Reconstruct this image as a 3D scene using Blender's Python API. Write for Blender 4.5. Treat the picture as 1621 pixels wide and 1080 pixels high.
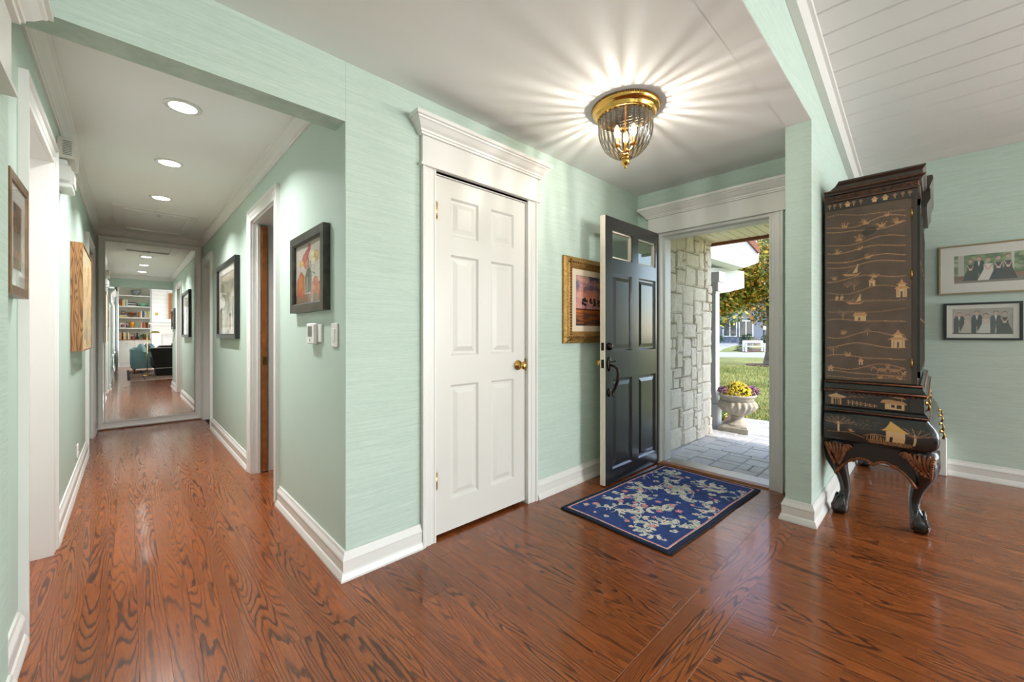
import bpy, math, random
import numpy as np
from mathutils import Vector, Matrix, Euler

# ------------------------------------------------------------------ scene, camera, light
sc = bpy.context.scene
for o in list(bpy.data.objects):
    bpy.data.objects.remove(o)
C = sc.collection
PI = math.pi

CAM_H = 1.1553
cam_d = bpy.data.cameras.new('camera')
cam = bpy.data.objects.new('camera', cam_d)
C.objects.link(cam)
cam.location = (0, 0, CAM_H)
cam.rotation_euler = (PI / 2, 0, -0.7609)
cam_d.sensor_width = 36.0
cam_d.lens = 637.3 / 1621 * 36.0
cam_d.shift_y = -11.5 / 1621
cam_d.clip_start = 0.02
cam_d.clip_end = 800
sc.camera = cam

sc.view_settings.view_transform = 'Standard'
sc.view_settings.look = 'None'
sc.view_settings.gamma = 1.0
sc.view_settings.exposure = 0.12
sc.view_settings.use_curve_mapping = False
sc.cycles.max_bounces = 10
sc.cycles.diffuse_bounces = 5
sc.cycles.glossy_bounces = 4
sc.cycles.transparent_max_bounces = 16
sc.cycles.sample_clamp_indirect = 6.0
sc.cycles.caustics_reflective = False
sc.cycles.caustics_refractive = False

world = bpy.data.worlds.new('sky')
sc.world = world
world.use_nodes = True
wn = world.node_tree
bg = wn.nodes['Background']
sky = wn.nodes.new('ShaderNodeTexSky')
sky.sky_type = 'NISHITA'
sky.sun_disc = False
sky.sun_elevation = math.radians(38)
sky.sun_rotation = math.radians(160)
sky.air_density = 1.0
sky.dust_density = 0.6
sky.altitude = 200
hz = wn.nodes.new('ShaderNodeMix')
hz.data_type = 'RGBA'
hz.inputs[0].default_value = 0.40
hz.inputs[7].default_value = (1.25, 1.18, 1.08, 1)
wn.links.new(sky.outputs[0], hz.inputs[6])
wn.links.new(hz.outputs[2], bg.inputs[0])
bg.inputs[1].default_value = 0.90

def add_light(name, kind, loc, energy, color=(1, 1, 1), direction=None, size=None, size_y=None, spread=None, shape=None):
    d = bpy.data.lights.new(name, kind)
    d.energy = energy
    d.color = color
    if kind == 'AREA':
        d.shape = shape or ('RECTANGLE' if size_y else 'SQUARE')
        d.size = size
        if size_y:
            d.size_y = size_y
        if spread:
            d.spread = spread
    elif kind == 'SUN':
        d.angle = size
    else:
        d.shadow_soft_size = size
    o = bpy.data.objects.new(name, d)
    C.objects.link(o)
    o.location = loc
    if direction:
        o.rotation_euler = Vector(direction).to_track_quat('-Z', 'Y').to_euler()
    return o

SUN_TO = Vector((0.12, -0.97, 0.74)).normalized()
add_light('sun', 'SUN', (8, -6, 12), 4.2, (1.0, 0.93, 0.82), direction=-SUN_TO, size=0.009)
# daylight entering by the windows of the great room, all behind the camera
WCOL = (0.96, 0.985, 1.0)
add_light('daylight_side_window', 'AREA', (-0.52, -2.6, 1.45), 28, WCOL, (1, 0, -0.3), 2.3, 1.6)
add_light('daylight_side_window_far', 'AREA', (-0.52, -5.2, 1.45), 85, WCOL, (1, 0, -0.3), 1.5, 1.6)
add_light('daylight_garden_window', 'AREA', (4.95, -2.3, 1.45), 85, WCOL, (-1, 0.0, -0.3), 2.4, 1.7)
add_light('daylight_garden_window_far', 'AREA', (4.95, -5.2, 1.45), 150, WCOL, (-1, 0, -0.3), 2.0, 1.7)
add_light('daylight_end_window', 'AREA', (3.75, -7.42, 1.5), 365, WCOL, (0, 1, -0.18), 1.7, 1.9)

# ------------------------------------------------------------------ helpers
def s2l(c):
    c = c / 255.0
    return c / 12.92 if c <= 0.04045 else ((c + 0.055) / 1.055) ** 2.4

def rgb(r, g, b):
    return (s2l(r), s2l(g), s2l(b), 1.0)

class NT:
    """small node-tree writer"""
    def __init__(self, name):
        self.m = bpy.data.materials.new(name)
        self.m.use_nodes = True
        self.t = self.m.node_tree
        self.b = self.t.nodes['Principled BSDF']
        self.out = self.t.nodes['Material Output']
    def n(self, kind, **kw):
        nd = self.t.nodes.new(kind)
        for k, v in kw.items():
            setattr(nd, k, v)
        return nd
    def l(self, a, b):
        self.t.links.new(a, b)
    def val(self, nd, key, v):
        nd.inputs[key].default_value = v
    def math(self, op, a, b=None, c=None):
        nd = self.n('ShaderNodeMath', operation=op)
        for i, v in enumerate((a, b, c)):
            if v is None:
                continue
            if isinstance(v, (int, float)):
                nd.inputs[i].default_value = v
            else:
                self.l(v, nd.inputs[i])
        return nd.outputs[0]
    def ramp(self, fac, stops):
        nd = self.n('ShaderNodeValToRGB')
        cr = nd.color_ramp
        while len(cr.elements) < len(stops):
            cr.elements.new(0.5)
        for e, (p, c) in zip(cr.elements, stops):
            e.position = p
            e.color = c
        self.l(fac, nd.inputs[0])
        return nd.outputs[0]
    def scaled(self, src, s):
        nd = self.n('ShaderNodeVectorMath', operation='MULTIPLY')
        self.l(src, nd.inputs[0])
        nd.inputs[1].default_value = s
        return nd.outputs[0]
    def noise(self, vec, scale=1.0, detail=2.0, rough=0.5, dist=0.0):
        nd = self.n('ShaderNodeTexNoise')
        if vec is not None:
            self.l(vec, nd.inputs['Vector'])
        nd.inputs['Scale'].default_value = scale
        nd.inputs['Detail'].default_value = detail
        nd.inputs['Roughness'].default_value = rough
        nd.inputs['Distortion'].default_value = dist
        return nd.outputs[0]
    def mix(self, fac, a, b, mode='MIX'):
        nd = self.n('ShaderNodeMix', data_type='RGBA', blend_type=mode)
        for i, v in ((0, fac), (6, a), (7, b)):
            if isinstance(v, (int, float)):
                nd.inputs[i].default_value = v
            elif isinstance(v, tuple):
                nd.inputs[i].default_value = v
            else:
                self.l(v, nd.inputs[i])
        return nd.outputs[2]
    def bump(self, h, strength=0.2, dist=0.01):
        nd = self.n('ShaderNodeBump')
        nd.inputs['Strength'].default_value = strength
        nd.inputs['Distance'].default_value = dist
        self.l(h, nd.inputs['Height'])
        self.l(nd.outputs[0], self.b.inputs['Normal'])
    def pos(self):
        return self.n('ShaderNodeNewGeometry').outputs['Position']
    def obj(self):
        return self.n('ShaderNodeTexCoord').outputs['Object']

def simple(name, col, rough=0.5, metal=0.0, vary=0.0, vscale=8.0, bump=0.0, bscale=60.0, coat=0.0, spec=None):
    t = NT(name)
    b = t.b
    b.inputs['Base Color'].default_value = col
    b.inputs['Roughness'].default_value = rough
    b.inputs['Metallic'].default_value = metal
    if coat:
        b.inputs['Coat Weight'].default_value = coat
    if spec is not None:
        b.inputs['Specular IOR Level'].default_value = spec
    p = t.obj()
    if vary:
        n = t.noise(p, vscale, 3)
        lo = tuple(max(0, v * (1 - vary)) for v in col[:3]) + (1,)
        hi = tuple(min(1, v * (1 + vary)) for v in col[:3]) + (1,)
        t.l(t.ramp(n, [(0.3, lo), (0.7, hi)]), b.inputs['Base Color'])
    if bump:
        t.bump(t.noise(p, bscale, 3), bump, 0.01)
    return t.m

def emitter(name, col, strength):
    t = NT(name)
    t.b.inputs['Base Color'].default_value = col
    t.b.inputs['Emission Color'].default_value = col
    t.b.inputs['Emission Strength'].default_value = strength
    return t.m

def thin_glass(name, tint=(1, 1, 1, 1), gloss=0.05, rough=0.0, edge=0.5):
    """flat pane: mostly transparent, mirror-like at grazing angles"""
    t = NT(name)
    tr = t.n('ShaderNodeBsdfTransparent')
    tr.inputs[0].default_value = tint
    gl = t.n('ShaderNodeBsdfGlossy')
    gl.inputs['Roughness'].default_value = rough
    lw = t.n('ShaderNodeLayerWeight')
    lw.inputs[0].default_value = 0.5
    f = t.math('MULTIPLY_ADD', t.math('POWER', lw.outputs['Facing'], 4.0), edge, gloss)
    mx = t.n('ShaderNodeMixShader')
    t.l(f, mx.inputs[0])
    t.l(tr.outputs[0], mx.inputs[1])
    t.l(gl.outputs[0], mx.inputs[2])
    t.l(mx.outputs[0], t.out.inputs[0])
    return t.m

def attr_mat(name, rough=0.6, bump=0.0, bscale=400.0, coat=0.0, metal=0.0):
    """flat print: the colours of the printed surface come from the mesh"""
    t = NT(name)
    a = t.n('ShaderNodeAttribute', attribute_name='print')
    t.l(a.outputs['Color'], t.b.inputs['Base Color'])
    t.b.inputs['Roughness'].default_value = rough
    t.b.inputs['Metallic'].default_value = metal
    if coat:
        t.b.inputs['Coat Weight'].default_value = coat
        t.b.inputs['Coat Roughness'].default_value = 0.03
    if bump:
        t.bump(t.noise(t.obj(), bscale, 2), bump, 0.004)
    return t.m

class MB:
    """mesh builder: boxes, prisms, lathes, tubes"""
    def __init__(self):
        self.v, self.f, self.s = [], [], []
    def add(self, vs, fs, smooth=False):
        o = len(self.v)
        self.v += [tuple(v) for v in vs]
        self.f += [tuple(i + o for i in f) for f in fs]
        self.s += [smooth] * len(fs)
        return self
    def box(self, x0, x1, y0, y1, z0, z1):
        if x0 > x1: x0, x1 = x1, x0
        if y0 > y1: y0, y1 = y1, y0
        if z0 > z1: z0, z1 = z1, z0
        vs = [(x0, y0, z0), (x1, y0, z0), (x1, y1, z0), (x0, y1, z0), (x0, y0, z1), (x1, y0, z1), (x1, y1, z1), (x0, y1, z1)]
        return self.add(vs, [(0, 3, 2, 1), (4, 5, 6, 7), (0, 1, 5, 4), (1, 2, 6, 5), (2, 3, 7, 6), (3, 0, 4, 7)])
    def cbox(self, x0, x1, y0, y1, z0, z1, c=0.004):
        """box with chamfered top edges (44 triangles at most)"""
        if x0 > x1: x0, x1 = x1, x0
        if y0 > y1: y0, y1 = y1, y0
        vs = [(x0, y0, z0), (x1, y0, z0), (x1, y1, z0), (x0, y1, z0), (x0, y0, z1 - c), (x1, y0, z1 - c), (x1, y1, z1 - c), (x0, y1, z1 - c),
              (x0 + c, y0 + c, z1), (x1 - c, y0 + c, z1), (x1 - c, y1 - c, z1), (x0 + c, y1 - c, z1)]
        return self.add(vs, [(0, 3, 2, 1), (8, 9, 10, 11), (0, 1, 5, 4), (1, 2, 6, 5), (2, 3, 7, 6), (3, 0, 4, 7), (4, 5, 9, 8), (5, 6, 10, 9), (6, 7, 11, 10), (7, 4, 8, 11)])
    def bbox(self, x0, x1, y0, y1, z0, z1, r=0.01):
        """box with all edges chamfered"""
        if x0 > x1: x0, x1 = x1, x0
        if y0 > y1: y0, y1 = y1, y0
        if z0 > z1: z0, z1 = z1, z0
        r = min(r, (x1 - x0) / 2.01, (y1 - y0) / 2.01, (z1 - z0) / 2.01)
        rings = [(z0, r), (z0 + r, 0), (z1 - r, 0), (z1, r)]
        vs = []
        for z, i in rings:
            a0, a1, b0, b1 = x0 + i, x1 - i, y0 + i, y1 - i
            c = r if i == 0 else r * 0.5
            vs += [(a0 + c, b0, z), (a1 - c, b0, z), (a1, b0 + c, z), (a1, b1 - c, z), (a1 - c, b1, z), (a0 + c, b1, z), (a0, b1 - c, z), (a0, b0 + c, z)]
        fs = [tuple(range(7, -1, -1)), tuple(range(24, 32))]
        for k in range(3):
            for j in range(8):
                a, b = k * 8 + j, k * 8 + (j + 1) % 8
                fs.append((a, b, b + 8, a + 8))
        return self.add(vs, fs)
    def prism(self, poly, axis, a, b):
        """extrude a 2D polygon; axis x: poly in (y,z), y: (x,z), z: (x,y)"""
        n = len(poly)
        def put(p, t):
            return {'x': (t, p[0], p[1]), 'y': (p[0], t, p[1]), 'z': (p[0], p[1], t)}[axis]
        vs = [put(p, a) for p in poly] + [put(p, b) for p in poly]
        fs = [tuple(range(n)), tuple(range(2 * n - 1, n - 1, -1))]
        fs += [(i, i + n, (i + 1) % n + n, (i + 1) % n) for i in range(n)]
        return self.add(vs, fs)
    def sweep(self, prof, p0, p1, out, k0=0.0, k1=0.0, up=(0, 0, 1), smooth=False):
        """moulding: profile (out, up) swept from p0 to p1, ends mitred by k*out"""
        p0, p1, out, up = Vector(p0), Vector(p1), Vector(out), Vector(up)
        d = (p1 - p0).normalized()
        n = len(prof)
        vs = [p0 + out * o + up * u + d * (k0 * o) for o, u in prof] + [p1 + out * o + up * u + d * (k1 * o) for o, u in prof]
        fs = [(i, (i + 1) % n, (i + 1) % n + n, i + n) for i in range(n)]
        fs += [tuple(range(n - 1, -1, -1)), tuple(range(n, 2 * n))]
        return self.add(vs, fs, smooth)
    def lathe(self, prof, c=(0, 0, 0), n=24, smooth=True, lobes=0, amp=0.0, axis='z', arc=None):
        vs, fs = [], []
        for (r, z) in prof:
            for i in range(n):
                a = 2 * PI * i / n
                rr = r * (1 + amp * math.cos(lobes * a)) if lobes else r
                p = (rr * math.cos(a), rr * math.sin(a), z)
                if axis == 'x': p = (p[2], p[0], p[1])
                if axis == 'y': p = (p[0], p[2], p[1])
                vs.append((p[0] + c[0], p[1] + c[1], p[2] + c[2]))
        m = len(prof)
        for k in range(m - 1):
            for i in range(n):
                a, b = k * n + i, k * n + (i + 1) % n
                fs.append((a, b, b + n, a + n))
        if prof[0][0] > 1e-5: fs.append(tuple(range(n - 1, -1, -1)))
        if prof[-1][0] > 1e-5: fs.append(tuple(range((m - 1) * n, m * n)))
        return self.add(vs, fs, smooth)
    def tube(self, pts, rad, n=10, smooth=True, flat=1.0):
        pts = [Vector(p) for p in pts]
        if not isinstance(rad, (list, tuple)): rad = [rad] * len(pts)
        vs, fs = [], []
        prev = None
        for i, p in enumerate(pts):
            d = (pts[min(i + 1, len(pts) - 1)] - pts[max(i - 1, 0)]).normalized()
            if prev is None:
                h = Vector((0, 0, 1)) if abs(d.z) < 0.9 else Vector((1, 0, 0))
                a = d.cross(h).normalized()
            else:
                a = (prev - d * prev.dot(d)).normalized()
            prev = a
            b = d.cross(a)
            for j in range(n):
                t = 2 * PI * j / n
                vs.append(p + a * (rad[i] * math.cos(t)) + b * (rad[i] * flat * math.sin(t)))
        m = len(pts)
        for k in range(m - 1):
            for j in range(n):
                x, y = k * n + j, k * n + (j + 1) % n
                fs.append((x, y, y + n, x + n))
        fs.append(tuple(range(n - 1, -1, -1)))
        fs.append(tuple(range((m - 1) * n, m * n)))
        return self.add(vs, fs, smooth)
    def ball(self, c, r, n=12, m=8, sx=1, sy=1, sz=1):
        prof = [(max(1e-6, r * math.sin(PI * k / m)), -r * math.cos(PI * k / m)) for k in range(m + 1)]
        o = len(self.v)
        self.lathe(prof, (0, 0, 0), n)
        for i in range(o, len(self.v)):
            x, y, z = self.v[i]
            self.v[i] = (x * sx + c[0], y * sy + c[1], z * sz + c[2])
        return self
    def loft(self, rings, smooth=False):
        """closed rings with equal counts"""
        n = len(rings[0])
        vs = [p for r in rings for p in r]
        fs = [tuple(range(n - 1, -1, -1)), tuple(range((len(rings) - 1) * n, len(rings) * n))]
        for k in range(len(rings) - 1):
            for j in range(n):
                a, b = k * n + j, k * n + (j + 1) % n
                fs.append((a, b, b + n, a + n))
        return self.add(vs, fs, smooth)
    def xf(self, M, start=0):
        for i in range(start, len(self.v)):
            self.v[i] = tuple(M @ Vector(self.v[i]))
        return self
    def mesh(self, name):
        me = bpy.data.meshes.new(name)
        me.from_pydata(self.v, [], self.f)
        me.polygons.foreach_set('use_smooth', self.s)
        me.update()
        return me

def link(o, parent=None):
    C.objects.link(o)
    if parent is not None:
        o.parent = parent
        o.matrix_parent_inverse = parent.matrix_basis.inverted() if parent.parent is None else (parent.parent.matrix_basis @ parent.matrix_parent_inverse.to_4x4() @ parent.matrix_basis).inverted()
    return o

def ob(name, mb, material, parent=None, label=None, smooth_angle=None):
    """one mesh object, vertices in world coordinates"""
    me = mb.mesh(name) if isinstance(mb, MB) else mb
    if material is not None and not me.materials:
        me.materials.append(material)
    o = bpy.data.objects.new(name, me)
    C.objects.link(o)
    if parent is not None:
        o.parent = parent
        M = parent.matrix_basis.copy()
        if parent.parent is not None:
            M = parent.parent.matrix_basis @ parent.matrix_parent_inverse @ M
        o.matrix_parent_inverse = M.inverted()
    if label:
        o['label'] = label
    return o

def tag(o, label=None, cat=None, group=None, kind=None):
    if label: o['label'] = label
    if cat: o['category'] = cat
    if group: o['group'] = group
    if kind: o['kind'] = kind
    return o

def thing(name, loc, label, cat, group=None, rz=0.0, kind=None):
    o = bpy.data.objects.new(name, None)
    o.empty_display_size = 0.05
    C.objects.link(o)
    o.location = loc
    o.rotation_euler = (0, 0, rz)
    o.matrix_basis = Matrix.Translation(loc) @ Matrix.Rotation(rz, 4, 'Z')
    return tag(o, label, cat, group, kind)

def struct(name, mb, material, label=None, cat=None, parent=None):
    o = ob(name, mb, material, parent)
    if parent is None:
        tag(o, label, cat, kind='structure')
    elif label:
        o['label'] = label
    return o

def wall_boxes(mb, axis, plane0, plane1, a0, a1, z0, z1, holes=()):
    """wall slab between two planes with rectangular holes (lo, hi, bottom, top)"""
    cuts = sorted(set([a0, a1] + [h[0] for h in holes] + [h[1] for h in holes]))
    for lo, hi in zip(cuts[:-1], cuts[1:]):
        mid = (lo + hi) / 2
        spans = [(z0, z1)]
        for h in holes:
            if h[0] < mid < h[1]:
                new = []
                for (b, t) in spans:
                    if h[2] > b: new.append((b, min(t, h[2])))
                    if h[3] < t: new.append((max(b, h[3]), t))
                spans = new
        for b, t in spans:
            if axis == 'x': mb.box(plane0, plane1, lo, hi, b, t)     # wall whose face looks along x, runs along y
            else: mb.box(lo, hi, plane0, plane1, b, t)
    return mb

# raster for flat prints -------------------------------------------------
class Raster:
    def __init__(self, w, h, col):
        self.w, self.h = w, h
        self.a = np.zeros((h, w, 3))
        self.a[:] = [c for c in col]
        self.X, self.Y = np.meshgrid((np.arange(w) + 0.5) / w, 1 - (np.arange(h) + 0.5) / h)   # Y up, both 0..1
        self.asp = w / h
    def put(self, m, col, k=1.0):
        m = np.asarray(m, float) * k
        self.a = self.a * (1 - m[..., None]) + np.array(col, float) * m[..., None]
    def ell(self, cx, cy, rx, ry, col, k=1.0, rot=0.0):
        dx, dy = self.X - cx, self.Y - cy
        if rot:
            c, s = math.cos(rot), math.sin(rot)
            dx, dy = dx * c + dy * s / self.asp, -dx * s * self.asp + dy * c
        self.put((dx / rx) ** 2 + (dy / ry) ** 2 < 1, col, k)
    def rect(self, x0, x1, y0, y1, col, k=1.0):
        self.put((self.X > x0) & (self.X < x1) & (self.Y > y0) & (self.Y < y1), col, k)
    def poly(self, pts, col, k=1.0):
        inside = np.zeros((self.h, self.w), bool)
        n = len(pts)
        for i in range(n):
            (x0, y0), (x1, y1) = pts[i], pts[(i + 1) % n]
            if y0 == y1: continue
            c = ((self.Y >= min(y0, y1)) & (self.Y < max(y0, y1)) & (self.X < x0 + (self.Y - y0) * (x1 - x0) / (y1 - y0)))
            inside ^= c
        self.put(inside, col, k)
    def line(self, pts, wd, col, k=1.0):
        """wd in units of the width"""
        pad = wd * 1.5
        for (x0, y0), (x1, y1) in zip(pts[:-1], pts[1:]):
            j0 = max(0, int((min(x0, x1) - pad) * self.w)); j1 = min(self.w, int((max(x0, x1) + pad) * self.w) + 2)
            i0 = max(0, int((1 - max(y0, y1) - pad * self.asp) * self.h)); i1 = min(self.h, int((1 - min(y0, y1) + pad * self.asp) * self.h) + 2)
            if j1 <= j0 or i1 <= i0: continue
            X, Y = self.X[i0:i1, j0:j1], self.Y[i0:i1, j0:j1] / self.asp
            ax, ay, bx, by = x0, y0 / self.asp, x1, y1 / self.asp
            dx, dy = bx - ax, by - ay
            L = dx * dx + dy * dy + 1e-12
            t = np.clip(((X - ax) * dx + (Y - ay) * dy) / L, 0, 1)
            m = (np.hypot(X - ax - t * dx, Y - ay - t * dy) < wd * 0.5) * k
            sub = self.a[i0:i1, j0:j1]
            self.a[i0:i1, j0:j1] = sub * (1 - m[..., None]) + np.array(col, float) * m[..., None]
    def grain(self, amt, seed=0, cells=0):
        r = np.random.RandomState(seed)
        if cells:
            g = r.rand(int(cells / self.asp) + 2, cells + 2)
            yi = (1 - self.Y) * (g.shape[0] - 1.001); xi = self.X * (g.shape[1] - 1.001)
            y0, x0 = yi.astype(int), xi.astype(int)
            fy, fx = yi - y0, xi - x0
            n = (g[y0, x0] * (1 - fy) * (1 - fx) + g[y0, x0 + 1] * (1 - fy) * fx + g[y0 + 1, x0] * fy * (1 - fx) + g[y0 + 1, x0 + 1] * fy * fx)
        else:
            n = r.rand(self.h, self.w)
        self.a *= (1 + amt * (n - 0.5) * 2)[..., None]
        return n
    def mesh(self, name, o, u, v):
        """flat grid: o = lower-left corner, u, v = edge vectors; one colour per cell"""
        o, u, v = np.array(o, float), np.array(u, float), np.array(v, float)
        w, h = self.w, self.h
        gx, gy = np.meshgrid(np.arange(w + 1) / w, np.arange(h + 1) / h)
        P = o + gx[..., None] * u + gy[..., None] * v
        me = bpy.data.meshes.new(name)
        nq = w * h
        idx = (np.arange(h)[:, None] * (w + 1) + np.arange(w)[None, :]).ravel()
        quads = np.stack([idx, idx + 1, idx + w + 2, idx + w + 1], 1).astype(np.int32)
        me.vertices.add((w + 1) * (h + 1)); me.loops.add(nq * 4); me.polygons.add(nq)
        me.vertices.foreach_set('co', P.reshape(-1))
        me.loops.foreach_set('vertex_index', quads.ravel())
        me.polygons.foreach_set('loop_start', np.arange(0, nq * 4, 4, dtype=np.int32))
        me.update(calc_edges=True)
        at = me.color_attributes.new('print', 'FLOAT_COLOR', 'CORNER')
        c = np.clip(self.a[::-1].reshape(-1, 3) / 255.0, 0, 1)
        c = np.where(c <= 0.04045, c / 12.92, ((c + 0.055) / 1.055) ** 2.4)
        c4 = np.concatenate([c, np.ones((nq, 1))], 1)
        at.data.foreach_set('color', np.repeat(c4, 4, 0).ravel().astype(np.float32))
        return me

MIR_RZ, MIR_RX = 0.165, -0.147
LAMP_W = 7.2

# ------------------------------------------------------------------ materials of the room
def floor_material():
    t = NT('oak_floor')
    geo = t.n('ShaderNodeNewGeometry')
    oi = t.n('ShaderNodeObjectInfo')
    r = t.math('FRACT', t.math('ADD', t.math('MULTIPLY', oi.outputs['Random'], 7.31), t.math('MULTIPLY', geo.outputs['Random Per Island'], 3.7)))
    tc = t.n('ShaderNodeTexCoord')
    off = t.n('ShaderNodeCombineXYZ')
    t.l(t.math('MULTIPLY', r, 37.0), off.inputs[0]); t.l(t.math('MULTIPLY', r, 91.0), off.inputs[1]); t.l(t.math('MULTIPLY', r, 53.0), off.inputs[2])
    ad = t.n('ShaderNodeVectorMath', operation='ADD')
    t.l(tc.outputs['Object'], ad.inputs[0]); t.l(off.outputs[0], ad.inputs[1])
    p = ad.outputs[0]
    n1 = t.noise(t.scaled(p, (9.0, 0.62, 1.0)), 1.0, 1.0, 0.4, 0.18)
    wob = t.noise(t.scaled(p, (60.0, 9.0, 1.0)), 1.0, 2.0, 0.6)
    rings = t.math('FRACT', t.math('ADD', t.math('MULTIPLY', n1, 30.0), t.math('MULTIPLY', wob, 0.9)))
    line = t.ramp(rings, [(0.0, (0.15, 0.15, 0.15, 1)), (0.10, (1, 1, 1, 1)), (0.24, (0.9, 0.9, 0.9, 1)), (0.42, (0.12, 0.12, 0.12, 1)), (0.95, (0.0, 0.0, 0.0, 1))])
    fine = t.noise(t.scaled(p, (330.0, 10.0, 1.0)), 1.0, 2.5, 0.7)
    amt = t.noise(t.scaled(p, (6.0, 0.7, 1.0)), 1.0, 1.0)
    amt = t.ramp(amt, [(0.30, (0.42, 0.42, 0.42, 1)), (0.56, (1, 1, 1, 1))])
    k = t.math('MULTIPLY', t.math('MULTIPLY', line, amt), t.ramp(fine, [(0.30, (0.7, 0.7, 0.7, 1)), (0.6, (1, 1, 1, 1))]))
    base = t.ramp(r, [(0.0, rgb(118, 60, 28)), (0.35, rgb(154, 83, 40)), (0.7, rgb(134, 70, 34)), (1.0, rgb(170, 95, 47))])
    base = t.mix(0.55, base, t.ramp(fine, [(0.35, rgb(106, 52, 24)), (0.65, rgb(172, 96, 47))]))
    col = t.mix(t.math('MULTIPLY', k, 0.95), base, rgb(40, 17, 8))
    t.l(col, t.b.inputs['Base Color'])
    t.l(t.math('MULTIPLY_ADD', k, 0.06, 0.25), t.b.inputs['Roughness'])
    t.b.inputs['Specular IOR Level'].default_value = 0.30
    t.b.inputs['Coat Weight'].default_value = 0.45
    t.b.inputs['Coat Roughness'].default_value = 0.10
    return t.m

def grasscloth(name, c0, c1):
    t = NT(name)
    p = t.pos()
    n = t.noise(t.scaled(p, (5.0, 5.0, 260.0)), 1.0, 3.0, 0.65)
    n2 = t.noise(t.scaled(p, (26.0, 26.0, 520.0)), 1.0, 2.0, 0.6)
    big = t.noise(t.scaled(p, (0.9, 0.9, 0.7)), 1.0, 2.0)
    f = t.math('ADD', t.math('MULTIPLY', n, 0.6), t.math('MULTIPLY', n2, 0.4))
    c = t.ramp(f, [(0.32, c0), (0.66, c1)])
    c = t.mix(t.math('MULTIPLY', big, 0.10), c, c0)
    t.l(c, t.b.inputs['Base Color'])
    t.b.inputs['Roughness'].default_value = 0.72
    t.b.inputs['Specular IOR Level'].default_value = 0.25
    t.bump(f, 0.22, 0.004)
    return t.m

M = {}
M['floor'] = floor_material()
M['subfloor'] = simple('subfloor', rgb(52, 26, 14), 0.7)
M['paper'] = grasscloth('mint_grasscloth', rgb(176, 197, 186), rgb(204, 220, 211))
M['mint'] = simple('mint_paint', rgb(190, 209, 199), 0.55, vary=0.02, vscale=2.0, bump=0.03, bscale=160, spec=0.4)
M['white'] = simple('trim_white', rgb(226, 225, 222), 0.34, vary=0.012, vscale=3.0)
M['doorwhite'] = simple('door_white', rgb(218, 216, 211), 0.36, vary=0.012, vscale=3.0)
M['ceil'] = simple('ceiling_white', rgb(242, 242, 242), 0.75, bump=0.04, bscale=220)
M['shiplap'] = simple('shiplap_white', rgb(226, 226, 225), 0.45, vary=0.01)
M['gap'] = simple('shiplap_gap', rgb(150, 150, 148), 0.8)
M['brass'] = simple('polished_brass', rgb(214, 172, 92), 0.18, 1.0)
M['oldbrass'] = simple('antique_brass', rgb(150, 116, 58), 0.34, 1.0, vary=0.2, vscale=30)
M['bronze'] = simple('dark_bronze', rgb(44, 38, 34), 0.32, 0.9, vary=0.2)
M['chrome'] = simple('brushed_steel', rgb(170, 168, 164), 0.3, 1.0)
M['plastic'] = simple('white_plastic', rgb(234, 234, 232), 0.4)
M['black'] = simple('black_satin', rgb(16, 16, 17), 0.35)
M['dark'] = simple('painted_room_shade', rgb(38, 33, 30), 0.9)  # near-black colour stands in for the shade of unlit rooms
M['pane'] = thin_glass('window_pane', (0.96, 0.98, 0.97, 1), 0.04)
M['pictureglass'] = thin_glass('picture_glass', (1, 1, 1, 1), 0.06, 0.02)
M['print'] = attr_mat('flat_print', 0.55)
M['printgloss'] = attr_mat('flat_print_glossy', 0.4, coat=0.3)

# key planes of the house (metres)
XL, XR = -0.298, 0.740          # hall walls
YC = 1.917                      # closet wall and hall header
YH = 2.040                      # rear of the header
XD = 3.450                      # front door wall
XS, YS0, YS1 = 2.965, 0.510, 0.643   # stub wall by the entrance
XF = 4.867                      # far wall of the great room
YE = 6.885                      # end wall of the hall
YB = -7.30                      # fireplace wall behind the camera
ZC, ZH = 2.440, 2.410           # foyer and hall ceilings
def zv(x):                      # sloping ceiling of the great room
    return 2.600 + 0.157 * (XF - x)

# ------------------------------------------------------------------ floor
floor = struct('floor', MB().box(-1.3, XD + 0.15, YB - 0.2, 7.1, -0.06, -0.0125).box(XD + 0.15, XF + 0.12, YB - 0.2, YS1 - 0.02, -0.06, -0.0125), M['subfloor'], 'reddish brown oak strip floor', 'floor')
PW = 0.0835
planks = []          # (distance, x0, x1, y0, y1)
def lay(x0, x1, y0, y1, along='y', seed=1, lmin=0.55, lmax=1.9):
    r = random.Random(seed)
    n = int(math.ceil(((x1 - x0) if along == 'y' else (y1 - y0)) / PW - 1e-6))
    for i in range(n):
        a0 = (x0 if along == 'y' else y0) + i * PW
        a1 = min(a0 + PW, x1 if along == 'y' else y1)
        lo, hi = (y0, y1) if along == 'y' else (x0, x1)
        p = lo - r.uniform(0, lmax)
        while p < hi:
            q = p + r.uniform(lmin, lmax)
            s, e = max(p, lo), min(q, hi)
            if hi - e < 0.12: e = hi
            if e - s > 0.02:
                planks.append((a0, a1, s, e) if along == 'y' else (s, e, a0, a1))
            if e >= hi: break
            p = q
lay(XL - 0.01, XR, 0.735, YE, 'y', 1)
lay(XR, XD + 0.06, 0.735, YC + 0.14, 'y', 2)
lay(XL - 0.01, 2.99, 0.735 - 0.167, 0.735, 'x', 3, 1.4, 2.6)
lay(2.99, XD + 0.06, YS1, 0.735, 'y', 9)
lay(XL - 0.01, XF, -2.2, 0.568, 'y', 4)
lay(XL - 0.01, XF, YB, -2.2, 'y', 5)
lay(-0.62, XL - 0.01, 2.40, 3.25, 'y', 6)
lay(XR, 1.2, 3.1, 3.95, 'y', 8)
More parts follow.
